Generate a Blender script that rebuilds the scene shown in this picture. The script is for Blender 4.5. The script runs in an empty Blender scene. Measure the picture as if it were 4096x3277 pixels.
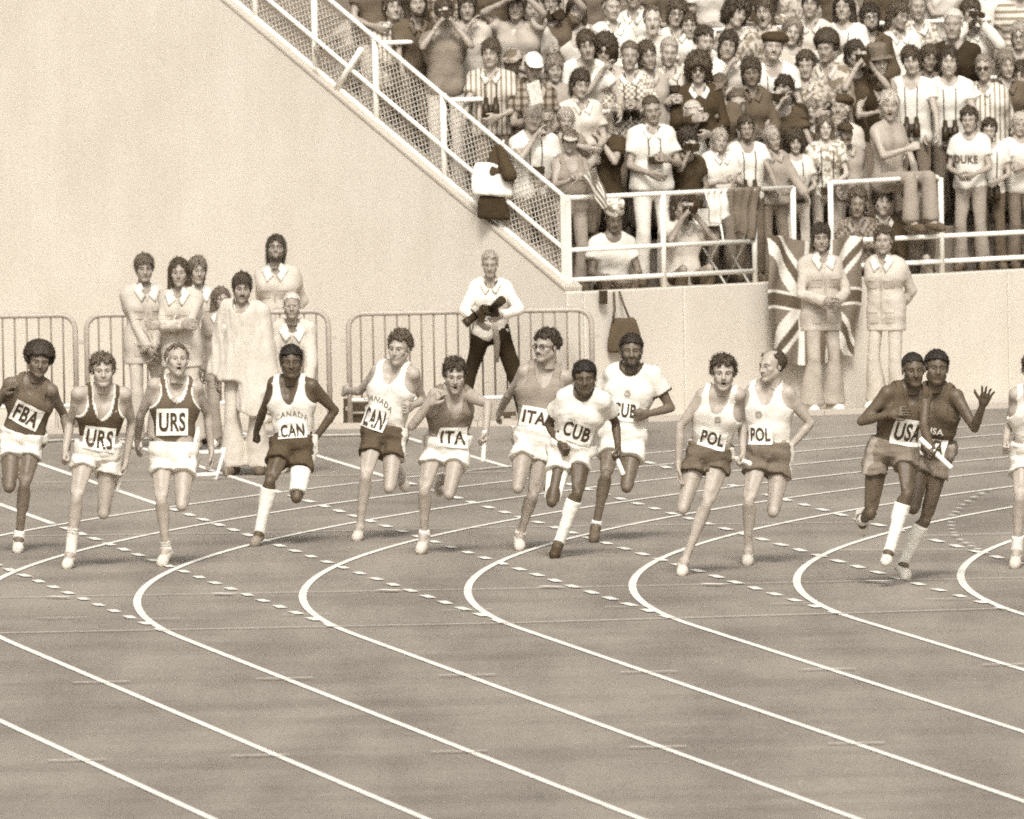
import bpy, bmesh, math, random
import numpy as np
from mathutils import Vector, Matrix
from mathutils.bvhtree import BVHTree

SC = bpy.context.scene
COL = SC.collection
rnd = random.Random(7)

# ---------------------------------------------------------------- camera
# long telephoto from a low stand across the track; S = pixels of the 4096 x 3277 picture
F, H, PIT, ROLL = 79169.0, 7.19506991, 3.99608104e-02, 1.84548691e-02
cam = bpy.data.cameras.new('camera')
cam.sensor_width = 36.0
cam.lens = 36.0 * F / 4096.0
cam.clip_start = 1.0
cam.clip_end = 3000.0
cam.dof.use_dof = True
cam.dof.focus_distance = 150.5
cam.dof.aperture_fstop = 10.5
camo = bpy.data.objects.new('camera', cam)
COL.objects.link(camo)
_fw = Vector((0, math.cos(PIT), -math.sin(PIT)))
_up0 = Vector((0, math.sin(PIT), math.cos(PIT)))
_x = Vector((1, 0, 0))
_r = math.cos(ROLL) * _x - math.sin(ROLL) * _up0
_u = math.sin(ROLL) * _x + math.cos(ROLL) * _up0
_m = Matrix((_r, _u, -_fw)).transposed().to_4x4()
_m.translation = (0, 0, H)
camo.matrix_world = _m
SC.camera = camo

# ---------------------------------------------------------------- sky, sun, exposure (bright overcast)
SUN_EL, SUN_AZ = math.radians(47), math.radians(1)     # azimuth from the direction towards the camera, to the right
world = bpy.data.worlds.new('World')
SC.world = world
world.use_nodes = True
wn = world.node_tree.nodes
wl = world.node_tree.links
wn.clear()
sky = wn.new('ShaderNodeTexSky')
sky.sky_type = 'NISHITA'
sky.sun_disc = False
sky.sun_elevation = SUN_EL
sky.dust_density = 6.0
sky.ozone_density = 0.5
_sd = Vector((math.sin(SUN_AZ) * math.cos(SUN_EL), -math.cos(SUN_AZ) * math.cos(SUN_EL), math.sin(SUN_EL)))
sky.sun_rotation = math.atan2(_sd.x, _sd.y)
bw = wn.new('ShaderNodeRGBToBW')
tint = wn.new('ShaderNodeMix')
tint.data_type = 'RGBA'
tint.blend_type = 'MULTIPLY'
tint.inputs[0].default_value = 1.0
tint.inputs[7].default_value = (1.02, 1.0, 0.975, 1)
bg = wn.new('ShaderNodeBackground')
bg.inputs[1].default_value = 0.082
wo = wn.new('ShaderNodeOutputWorld')
wl.new(sky.outputs[0], bw.inputs[0])
wl.new(bw.outputs[0], tint.inputs[6])
wl.new(tint.outputs[2], bg.inputs[0])
wl.new(bg.outputs[0], wo.inputs[0])
sun = bpy.data.lights.new('sun', 'SUN')
sun.energy = 1.4
sun.angle = math.radians(14)
sun.color = (1.0, 0.98, 0.95)
suno = bpy.data.objects.new('sun', sun)
COL.objects.link(suno)
suno.location = (-30, 60, 60)
suno.rotation_euler = (-_sd).to_track_quat('-Z', 'Y').to_euler()
vs = SC.view_settings
vs.view_transform = 'Standard'
vs.look = 'None'
vs.exposure = 0.98
vs.gamma = 1.0
SC.cycles.use_denoising = False
SC.cycles.filter_width = 1.9
SC.cycles.use_adaptive_sampling = True
SC.cycles.adaptive_threshold = 0.035
SC.cycles.adaptive_min_samples = 24
SC.cycles.max_bounces = 6
SC.cycles.diffuse_bounces = 3
SC.cycles.glossy_bounces = 2
SC.cycles.transparent_max_bounces = 6

# ---------------------------------------------------------------- picture <-> place
def ray(u, v):
    u = u - 2048.0; v = v - 1638.5
    c, s = math.cos(ROLL), math.sin(ROLL)
    x = c * u - s * v; y = s * u + c * v
    return np.array([x, F * math.cos(PIT) - y * math.sin(PIT), -F * math.sin(PIT) - y * math.cos(PIT)])
CAMP = np.array([0, 0, H])
def ground(u, v, z=0.0):
    d = ray(u, v); return CAMP + d * ((z - H) / d[2])
def at_y(u, v, y):
    d = ray(u, v); return CAMP + d * (y / d[1])
def on_plane(u, v, p, n):
    d = ray(u, v); n = np.array(n, float)
    return CAMP + d * (np.dot(np.array(p, float) - CAMP, n) / np.dot(d, n))

# ---------------------------------------------------------------- tones: the print is a sepia one
def T(v):
    x = [math.log(a) for a in (.01, .05, .15, .3, .6, .9)]
    lv = math.log(max(v, .005))
    rg = np.interp(lv, x, [1.60, 1.45, 1.258, 1.17, 1.105, 1.036])
    bg_ = np.interp(lv, x, [.41, .53, .735, .815, .852, .896])
    return (min(v * rg, .97), v, v * bg_, 1.0)

def new_mat(name):
    m = bpy.data.materials.new(name); m.use_nodes = True
    nt = m.node_tree; b = nt.nodes['Principled BSDF']
    return m, nt, b
def nd(nt, t, **kw):
    n = nt.nodes.new(t)
    for k, v in kw.items(): setattr(n, k, v)
    return n
def noise(nt, scale, detail=3, rough=.55, coord='Object', vec=None):
    n = nd(nt, 'ShaderNodeTexNoise')
    n.inputs['Scale'].default_value = scale; n.inputs['Detail'].default_value = detail
    n.inputs['Roughness'].default_value = rough
    if vec is None:
        tc = nd(nt, 'ShaderNodeTexCoord'); vec = tc.outputs[coord]
    nt.links.new(vec, n.inputs['Vector'])
    return n
def ramp(nt, fac, stops):
    r = nd(nt, 'ShaderNodeValToRGB')
    e = r.color_ramp.elements
    while len(e) < len(stops): e.new(.5)
    for i, (p, c) in enumerate(stops):
        e[i].position = p; e[i].color = c
    nt.links.new(fac, r.inputs[0])
    return r
def mixc(nt, fac, a, b, mode='MIX'):
    m = nd(nt, 'ShaderNodeMix', data_type='RGBA', blend_type=mode)
    for s, v in ((0, fac), (6, a), (7, b)):
        if hasattr(v, 'is_linked') or hasattr(v, 'links'): nt.links.new(v, m.inputs[s])
        else: m.inputs[s].default_value = v
    return m.outputs[2]
def bump(nt, b, height, strength, dist):
    n = nd(nt, 'ShaderNodeBump'); n.inputs['Strength'].default_value = strength; n.inputs['Distance'].default_value = dist
    nt.links.new(height, n.inputs['Height']); nt.links.new(n.outputs[0], b.inputs['Normal'])
    return n

MATS = {}
def plain(name, v, rough=.7, grain=.12, scale=60, spec=.3, bmp=.0):
    if name in MATS: return MATS[name]
    m, nt, b = new_mat(name)
    n = noise(nt, scale, 3)
    r = ramp(nt, n.outputs[0], [(.3, T(v * (1 - grain))), (.7, T(min(v * (1 + grain), .92)))])
    nt.links.new(r.outputs[0], b.inputs['Base Color'])
    b.inputs['Roughness'].default_value = rough
    b.inputs['Specular IOR Level'].default_value = spec
    if bmp: bump(nt, b, n.outputs[0], .5, bmp)
    MATS[name] = m
    return m

def cloth_mat(pattern='plain'):
    key = 'cloth_' + pattern
    if key in MATS: return MATS[key]
    m, nt, b = new_mat(key)
    tc = nd(nt, 'ShaderNodeTexCoord'); oi = nd(nt, 'ShaderNodeObjectInfo')
    base = oi.outputs['Color']
    pos = tc.outputs['Object']
    dark = nd(nt, 'ShaderNodeMix', data_type='RGBA', blend_type='MULTIPLY'); dark.inputs[0].default_value = 1
    nt.links.new(base, dark.inputs[6]); dark.inputs[7].default_value = (.42, .38, .32, 1)
    dk = dark.outputs[2]
    def wave(axis, scale, thr):
        mp = nd(nt, 'ShaderNodeSeparateXYZ'); nt.links.new(pos, mp.inputs[0])
        mu = nd(nt, 'ShaderNodeMath', operation='MULTIPLY'); nt.links.new(mp.outputs[axis], mu.inputs[0]); mu.inputs[1].default_value = scale
        fr = nd(nt, 'ShaderNodeMath', operation='FRACT'); nt.links.new(mu.outputs[0], fr.inputs[0])
        gt = nd(nt, 'ShaderNodeMath', operation='GREATER_THAN'); nt.links.new(fr.outputs[0], gt.inputs[0]); gt.inputs[1].default_value = thr
        return gt.outputs[0]
    if pattern == 'attr':
        at = nd(nt, 'ShaderNodeAttribute', attribute_name='Col'); base = at.outputs['Color']
    elif pattern == 'stripe': base = mixc(nt, wave('X', 22, .62), base, dk)
    elif pattern == 'hstripe': base = mixc(nt, wave('Z', 16, .55), base, dk)
    elif pattern == 'plaid':
        a = mixc(nt, wave('X', 14, .6), base, dk); dm = nd(nt, 'ShaderNodeMix', data_type='RGBA', blend_type='MULTIPLY')
        dm.inputs[7].default_value = (.55, .5, .44, 1); nt.links.new(a, dm.inputs[6]); nt.links.new(wave('Z', 14, .6), dm.inputs[0]); base = dm.outputs[2]
    elif pattern == 'check':
        ck = nd(nt, 'ShaderNodeTexChecker'); ck.inputs['Scale'].default_value = 34; nt.links.new(pos, ck.inputs[0])
        base = mixc(nt, ck.outputs['Fac'], base, dk)
    elif pattern in ('floral', 'camo'):
        n = noise(nt, 26 if pattern == 'floral' else 11, 2, .5, vec=pos)
        r = ramp(nt, n.outputs[0], [(.47, (0, 0, 0, 1)), (.55, (1, 1, 1, 1))])
        base = mixc(nt, r.outputs[0], base, dk)
    n2 = noise(nt, 9, 4, .6, vec=pos)
    r2 = ramp(nt, n2.outputs[0], [(.25, (.84, .83, .81, 1)), (.75, (1, 1, 1, 1))])
    base = mixc(nt, 1.0, base, r2.outputs[0], 'MULTIPLY')
    nt.links.new(base, b.inputs['Base Color'])
    b.inputs['Roughness'].default_value = .85
    b.inputs['Specular IOR Level'].default_value = .15
    bump(nt, b, n2.outputs[0], .6, .02)
    MATS[key] = m
    return m

def skin_mat():
    if 'skin' in MATS: return MATS['skin']
    m, nt, b = new_mat('skin')
    at = nd(nt, 'ShaderNodeAttribute', attribute_name='Col')
    n = noise(nt, 22, 4)
    r = ramp(nt, n.outputs[0], [(.25, (.86, .83, .80, 1)), (.7, (1, 1, 1, 1))])
    nt.links.new(mixc(nt, 1.0, at.outputs['Color'], r.outputs[0], 'MULTIPLY'), b.inputs['Base Color'])
    b.inputs['Roughness'].default_value = .5
    b.inputs['Specular IOR Level'].default_value = .42
    bump(nt, b, n.outputs[0], .25, .01)
    MATS['skin'] = m
    return m

def hair_mat():
    if 'hair' in MATS: return MATS['hair']
    m, nt, b = new_mat('hair')
    oi = nd(nt, 'ShaderNodeObjectInfo')
    tc = nd(nt, 'ShaderNodeTexCoord'); mp = nd(nt, 'ShaderNodeMapping'); mp.inputs['Scale'].default_value = (1, 1, .35)
    nt.links.new(tc.outputs['Object'], mp.inputs[0])
    n = noise(nt, 110, 3, .6, vec=mp.outputs[0])
    r = ramp(nt, n.outputs[0], [(.3, (.55, .52, .48, 1)), (.7, (1.25, 1.25, 1.25, 1))])
    nt.links.new(mixc(nt, 1.0, oi.outputs['Color'], r.outputs[0], 'MULTIPLY'), b.inputs['Base Color'])
    b.inputs['Roughness'].default_value = .55
    bump(nt, b, n.outputs[0], .8, .012)
    MATS['hair'] = m
    return m

def objcol_mat(rough=.5, name='painted', spec=.4):
    if name in MATS: return MATS[name]
    m, nt, b = new_mat(name)
    oi = nd(nt, 'ShaderNodeObjectInfo')
    n = noise(nt, 40, 4)
    r = ramp(nt, n.outputs[0], [(.3, (.8, .79, .77, 1)), (.65, (1, 1, 1, 1))])
    nt.links.new(mixc(nt, 1.0, oi.outputs['Color'], r.outputs[0], 'MULTIPLY'), b.inputs['Base Color'])
    b.inputs['Roughness'].default_value = rough
    b.inputs['Specular IOR Level'].default_value = spec
    MATS[name] = m
    return m

# ---------------------------------------------------------------- object helpers
def mesh_np(name, V, Fq, mat, cols=None, smooth=True, face_mat=None):
    me = bpy.data.meshes.new(name)
    V = np.asarray(V, np.float32)
    Fq = np.asarray(Fq, np.int32)
    nf, k = Fq.shape
    me.vertices.add(len(V)); me.vertices.foreach_set('co', V.ravel())
    me.loops.add(nf * k); me.loops.foreach_set('vertex_index', Fq.ravel())
    me.polygons.add(nf)
    me.polygons.foreach_set('loop_start', np.arange(0, nf * k, k, dtype=np.int32))
    if smooth: me.polygons.foreach_set('use_smooth', np.ones(nf, bool))
    me.update(calc_edges=True)
    for mm in (mat if isinstance(mat, (list, tuple)) else [mat]): me.materials.append(mm)
    if face_mat is not None: me.polygons.foreach_set('material_index', np.asarray(face_mat, np.int32))
    if cols is not None:
        a = me.color_attributes.new('Col', 'FLOAT_COLOR', 'POINT')
        a.data.foreach_set('color', np.asarray(cols, np.float32).ravel())
    return me
def link(name, me, parent=None, loc=None, color=None):
    o = bpy.data.objects.new(name, me)
    COL.objects.link(o)
    if parent is not None: o.parent = parent
    if loc is not None: o.location = loc
    if color is not None: o.color = color
    return o
def tag(o, label=None, cat=None, group=None, kind=None):
    if label: o['label'] = label
    if cat: o['category'] = cat
    if group: o['group'] = group
    if kind: o['kind'] = kind
    return o
def empty(name, loc, rz=0.0):
    o = bpy.data.objects.new(name, None); COL.objects.link(o)
    o.location = loc; o.rotation_euler = (0, 0, rz); o.empty_display_size = .1
    return o

class MB:
    """collects boxes, prisms and tubes into one mesh"""
    def __init__(s): s.v = []; s.f = []; s.sm = []
    def add(s, V, Fs, smooth=False):
        n = len(s.v); s.v += [tuple(map(float, p)) for p in V]
        s.f += [tuple(i + n for i in f) for f in Fs]; s.sm += [smooth] * len(Fs)
    def box(s, lo, hi):
        x0, y0, z0 = lo; x1, y1, z1 = hi
        s.add([(x0,y0,z0),(x1,y0,z0),(x1,y1,z0),(x0,y1,z0),(x0,y0,z1),(x1,y0,z1),(x1,y1,z1),(x0,y1,z1)],
              [(0,3,2,1),(4,5,6,7),(0,1,5,4),(1,2,6,5),(2,3,7,6),(3,0,4,7)])
    def obox(s, c, ax, ay, az, hx, hy, hz):
        c = np.array(c, float); ax, ay, az = (np.array(a, float) for a in (ax, ay, az))
        V = [c + ax*hx*i + ay*hy*j + az*hz*k for k in (-1,1) for j in (-1,1) for i in (-1,1)]
        s.add(V, [(0,2,3,1),(4,5,7,6),(0,1,5,4),(1,3,7,5),(3,2,6,7),(2,0,4,6)])
    def tube(s, pts, r, n=8, cap=True):
        pts = [np.array(p, float) for p in pts]
        rr = r if isinstance(r, (list, tuple)) else [r] * len(pts)
        rings = []; prev = None
        for i, p in enumerate(pts):
            d = pts[min(i+1, len(pts)-1)] - pts[max(i-1, 0)]; d /= (np.linalg.norm(d) + 1e-9)
            if prev is None:
                a = np.array([0, 0, 1.]) if abs(d[2]) < .9 else np.array([1., 0, 0])
                e = np.cross(d, a)
            else: e = prev - d * np.dot(prev, d)
            e /= np.linalg.norm(e); prev = e; g = np.cross(d, e)
            rings.append([p + rr[i] * (math.cos(t) * e + math.sin(t) * g) for t in np.linspace(0, 2*math.pi, n, endpoint=False)])
        V = [q for R in rings for q in R]
        Fs = [(i*n+j, i*n+(j+1) % n, (i+1)*n+(j+1) % n, (i+1)*n+j) for i in range(len(pts)-1) for j in range(n)]
        s.add(V, Fs, True)
        if cap:
            b = len(s.v) - len(V)
            s.f.append(tuple(b + j for j in range(n-1, -1, -1))); s.sm.append(False)
            s.f.append(tuple(b + (len(pts)-1)*n + j for j in range(n))); s.sm.append(False)
    def build(s, name, mat, parent=None, loc=None, color=None, origin=None):
        V = np.array(s.v, float)
        if origin is not None: V = V - np.array(origin, float)
        me = bpy.data.meshes.new(name); me.from_pydata(V.tolist(), [], s.f)
        me.polygons.foreach_set('use_smooth', np.array(s.sm, bool))
        me.materials.append(mat); me.update()
        return link(name, me, parent, loc if loc is not None else (origin if origin is not None and parent is None else None), color)

# ---------------------------------------------------------------- implicit surfaces
def surfnet(D, lo, h):
    s = D < 0
    a = s.view(np.uint8)
    c = a[:-1,:-1,:-1] + a[1:,:-1,:-1] + a[:-1,1:,:-1] + a[1:,1:,:-1] + a[:-1,:-1,1:] + a[1:,:-1,1:] + a[:-1,1:,1:] + a[1:,1:,1:]
    mask = (c > 0) & (c < 8)
    I, J, K = np.nonzero(mask)
    idx = np.full(mask.shape, -1, np.int32); idx[I, J, K] = np.arange(len(I), dtype=np.int32)
    acc = np.zeros((len(I), 3), np.float32); cnt = np.zeros(len(I), np.float32)
    cor = [(0,0,0),(1,0,0),(0,1,0),(1,1,0),(0,0,1),(1,0,1),(0,1,1),(1,1,1)]
    vals = [D[I+x, J+y, K+z] for x, y, z in cor]
    for p, q in ((0,1),(2,3),(4,5),(6,7),(0,2),(1,3),(4,6),(5,7),(0,4),(1,5),(2,6),(3,7)):
        va, vb = vals[p], vals[q]
        m = (va < 0) != (vb < 0)
        t = va[m] / (va[m] - vb[m])
        ca = np.array(cor[p], np.float32); cb = np.array(cor[q], np.float32)
        acc[m] += ca + t[:, None] * (cb - ca); cnt[m] += 1
    V = np.stack([I, J, K], 1).astype(np.float32) + acc / cnt[:, None]
    V = V * h + np.asarray(lo, np.float32)
    Q = []
    e = s[:-1,1:-1,1:-1] != s[1:,1:-1,1:-1]
    i, j, k = np.nonzero(e); j = j + 1; k = k + 1
    q = np.stack([idx[i,j-1,k-1], idx[i,j,k-1], idx[i,j,k], idx[i,j-1,k]], 1)
    fl = ~s[i, j, k]; q[fl] = q[fl][:, ::-1]; Q.append(q)
    e = s[1:-1,:-1,1:-1] != s[1:-1,1:,1:-1]
    i, j, k = np.nonzero(e); i = i + 1; k = k + 1
    q = np.stack([idx[i-1,j,k-1], idx[i-1,j,k], idx[i,j,k], idx[i,j,k-1]], 1)
    fl = ~s[i, j, k]; q[fl] = q[fl][:, ::-1]; Q.append(q)
    e = s[1:-1,1:-1,:-1] != s[1:-1,1:-1,1:]
    i, j, k = np.nonzero(e); i = i + 1; j = j + 1
    q = np.stack([idx[i-1,j-1,k], idx[i,j-1,k], idx[i,j,k], idx[i-1,j,k]], 1)
    fl = ~s[i, j, k]; q[fl] = q[fl][:, ::-1]; Q.append(q)
    return V, np.concatenate(Q)

def field(prims, h, pad=.03):
    """prims: (a, b, ra, rb, k, flat) tapered capsules; returns grid, its low corner and axes"""
    P = np.array([[*p[0], max(p[2], p[3])] for p in prims] + [[*p[1], max(p[2], p[3])] for p in prims])
    lo = (P[:, :3] - P[:, 3:]).min(0) - pad; hi = (P[:, :3] + P[:, 3:]).max(0) + pad
    n = np.ceil((hi - lo) / h).astype(int) + 2
    D = np.full(n, .2, np.float32)
    ax = [(lo[i] + h * np.arange(n[i])).astype(np.float32) for i in range(3)]
    for p in prims:
        a, b, ra, rb = np.asarray(p[0], float), np.asarray(p[1], float), p[2], p[3]
        k = p[4] if len(p) > 4 else .03
        flat = p[5] if len(p) > 5 else 0
        r = max(ra, rb) + max(k, .02) + 2 * h
        l2 = np.minimum(a, b) - r; h2 = np.maximum(a, b) + r
        i0 = np.clip(np.floor((l2 - lo) / h).astype(int), 0, n - 1); i1 = np.clip(np.ceil((h2 - lo) / h).astype(int) + 1, 1, n)
        sl = tuple(slice(i0[i], i1[i]) for i in range(3))
        X = ax[0][sl[0]][:, None, None] - np.float32(a[0]); Y = ax[1][sl[1]][None, :, None] - np.float32(a[1]); Z = ax[2][sl[2]][None, None, :] - np.float32(a[2])
        d = (b - a).astype(np.float32); L2 = max(float(d @ d), 1e-10); L = math.sqrt(L2)
        t0 = (X * d[0] + Y * d[1] + Z * d[2]) / np.float32(L2)
        t = np.clip(t0, 0, 1)
        dist = np.sqrt((X - t*d[0])**2 + (Y - t*d[1])**2 + (Z - t*d[2])**2) - (ra + t * (rb - ra))
        if flat & 1: dist = np.maximum(dist, (t0 - 1) * L)
        if flat & 2: dist = np.maximum(dist, -t0 * L)
        o = D[sl]
        if k > 0:
            hh = np.maximum(k - np.abs(dist - o), 0) / k
            D[sl] = np.minimum(dist, o) - hh * hh * (k * .25)
        else: D[sl] = np.minimum(dist, o)
    return D, lo, ax
def gridpts(ax):
    return ax[0][:, None, None], ax[1][None, :, None], ax[2][None, None, :]
def folds(D, ax, amp, seed, freq=34.0, band=.05, stretch=(1, 1, 1)):
    I, J, K = np.nonzero(np.abs(D) < band)
    if len(I) == 0: return
    p = np.stack([ax[0][I] * stretch[0], ax[1][J] * stretch[1], ax[2][K] * stretch[2]], 1)
    r = np.random.RandomState(seed)
    out = np.zeros(len(I), np.float32)
    for q in range(4):
        k1 = r.randn(3); k1 /= np.linalg.norm(k1); k2 = r.randn(3); k2 /= np.linalg.norm(k2)
        f = freq * (.6 + .35 * q)
        out += np.sin(p @ k1 * f + r.rand() * 6 + 1.4 * np.sin(p @ k2 * f * .55 + r.rand() * 6)).astype(np.float32) / (1 + .5 * q)
    D[I, J, K] += amp * .5 * out

def unit(v):
    v = np.asarray(v, float); return v / (np.linalg.norm(v) + 1e-12)
def rot_z(a): c, s = math.cos(a), math.sin(a); return np.array([[c,-s,0],[s,c,0],[0,0,1.]])
def rot_x(a): c, s = math.cos(a), math.sin(a); return np.array([[1.,0,0],[0,c,-s],[0,s,c]])
def rot_y(a): c, s = math.cos(a), math.sin(a); return np.array([[c,0,s],[0,1.,0],[-s,0,c]])
def head_rot(yaw, pitch, roll):           # degrees: yaw + looks to the right of the picture, pitch + looks down, roll + top to the right
    return rot_z(math.radians(yaw)) @ rot_x(math.radians(pitch)) @ rot_y(math.radians(roll))
# ---------------------------------------------------------------- heads (local: face to -Y, up Z, centre between the ears)
def ell(X, Y, Z, c, r):
    q = np.sqrt(((X-c[0])/r[0])**2 + ((Y-c[1])/r[1])**2 + ((Z-c[2])/r[2])**2)
    return (q - 1) * min(r)
def smin(a, b, k):
    h = np.maximum(k - np.abs(a - b), 0) / k
    return np.minimum(a, b) - h * h * k * .25
def smax(a, b, k): return -smin(-a, -b, k)
def cap(X, Y, Z, a, b, ra, rb):
    a = np.array(a, float); d = np.array(b, float) - a; L2 = d @ d
    t = np.clip(((X-a[0])*d[0] + (Y-a[1])*d[1] + (Z-a[2])*d[2]) / L2, 0, 1)
    return np.sqrt((X-a[0]-t*d[0])**2 + (Y-a[1]-t*d[1])**2 + (Z-a[2]-t*d[2])**2) - (ra + t*(rb-ra))
def make_head(h, mouth=0.0, fem=0.0, broad=0.0, var=0):
    rv = np.random.RandomState(900 + var).uniform(-1, 1, 10) if var else np.zeros(10)
    lo = np.array([-.1, -.135, -.185]); n = np.ceil(np.array([.2, .265, .315]) / h).astype(int) + 1
    ax = [(lo[i] + h*np.arange(n[i])).astype(np.float32) for i in range(3)]
    X, Y, Z = gridpts(ax); X = np.abs(X)
    w = 1 - .05*fem
    d = ell(X, Y, Z, (0, .018, .036), (.075*w, .095, .080))
    d = smin(d, ell(X, Y, Z, (0, -.024, -.034), (.060*w, .066, .082)), .03)
    jz = -.012 * mouth
    d = smin(d, cap(X, Y, Z, ((.048 + .005*rv[0])*w, -.002, -.055 + .006*rv[1]), (.012 + .005*rv[2], -.072 + .006*rv[3], -.098 + jz), .022 - .003*fem, .018), .03)
    d = smin(d, cap(X, Y, Z, (.042 + .004*rv[4], -.058, -.022), (.03, -.07, -.05), .02 + .003*rv[4], .014 + .003*rv[5]), .02)
    d = smin(d, cap(X, Y, Z, (.046, -.066, .020), (.0, -.083, .022), .011 - .003*fem + .002*rv[1], .010 - .003*fem + .002*rv[3]), .02)
    d = smin(d, ell(X, Y, Z, (0, -.082, -.102 + jz), (.02, .016, .016)), .02)
    # mouth
    lip = cap(X, Y, Z, (0, -.0925, -.060), (.021, -.083, -.062), .0065 + .002*broad, .004)
    low = cap(X, Y, Z, (0, -.0915, -.072 + jz*1.3), (.019, -.082, -.069 + jz*.8), .0075 + .002*broad, .004)
    d = smin(smin(d, lip, .012), low, .012)
    if mouth > 0: d = smax(d, -ell(X, Y, Z, (0, -.095, -.0665 + jz*.6), (.0165, .03, .0015 + .0050*mouth)), .004)
    else: d = smax(d, -ell(X, Y, Z, (0, -.1, -.0655), (.02, .012, .0018)), .003)
    # eyes
    d = smax(d, -ell(X, Y, Z, (.031, -.096, .002), (.021, .022, .013)), .012)
    d = smin(d, np.sqrt((X-.031)**2 + (Y+.0735)**2 + (Z-.001)**2) - .0125, .003)
    # nose
    nw = .0035 * broad
    d = smin(d, cap(X, Y, Z, (0, -.084, .012), (0, -.106 + .004*broad + .006*rv[6], -.030 + .006*rv[7]), .008 + .002*rv[8], .0110 + nw + .0025*rv[9]), .016)
    d = smin(d, cap(X, Y, Z, (0, -.1, -.034), (.013 + nw, -.092, -.036), .008, .0075), .008)
    # ears
    d = smin(d, ell(X, Y, Z, (.080*w, .010, -.008), (.0075, .019, .031)), .008)
    # neck stub
    d = smin(d, cap(X, Y, Z, (0, .022, -.07), (0, .03, -.2), .050 - .006*fem, .052 - .006*fem), .035)
    D = d.astype(np.float32)
    D[:, :, 0] = np.maximum(D[:, :, 0], .01)
    V, Q = surfnet(D, lo, h)
    x, y, z = np.abs(V[:, 0]), V[:, 1], V[:, 2]
    fr = y < -.05
    m = {}
    e = np.sqrt(((x-.031)/.0155)**2 + ((z-.001)/max(.0052, .62*h))**2)
    m['sclera'] = fr & (e < 1) & (y < -.07)
    m['iris'] = fr & (np.sqrt((x-.031)**2 + (z-.001)**2) < max(.0072, .8*h))
    m['lash'] = fr & (e < 1.35) & (e >= .92) & (z > .001)
    m['brow'] = fr & (x > .012) & (x < .052) & (np.abs(z - (.0215 - .10*np.abs(x-.034))) < max(.0052, .62*h))
    m['lips'] = (y < -.072) & (x < .026) & (z > -.082 + jz*1.5) & (z < -.054)
    m['inmouth'] = (y > -.094) & (y < -.06) & (x < .0175) & (np.abs(z + .0665 - jz*.6) < .002 + .0065*mouth) & (mouth > 0)
    m['stache'] = (y < -.075) & (x < .034) & (z < -.041 - .12*np.maximum(x-.018, 0)) & (z > -.057 - .35*np.maximum(x-.018, 0))
    m['beard'] = (y < .002) & (z < -.03 + .25*(y+.05)) & (z > -.125) & ~((x < .022) & (z > -.075) & (z < -.055)) & (z < -.052 + .9*np.maximum(x - .028, 0))
    return V.astype(np.float64), Q, m
HEADS = {}
def head_of(key, h, var=0):
    k = (key, h, var)
    if k not in HEADS:
        HEADS[k] = make_head(h, mouth={'open': 1.0, 'shout': 1.7, 'bopen': 1.0}.get(key, 0.0), fem=1.0 if key == 'fem' else 0.0, broad=1.0 if key in ('broad', 'bopen') else 0.0, var=var)
    return HEADS[k]

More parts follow.
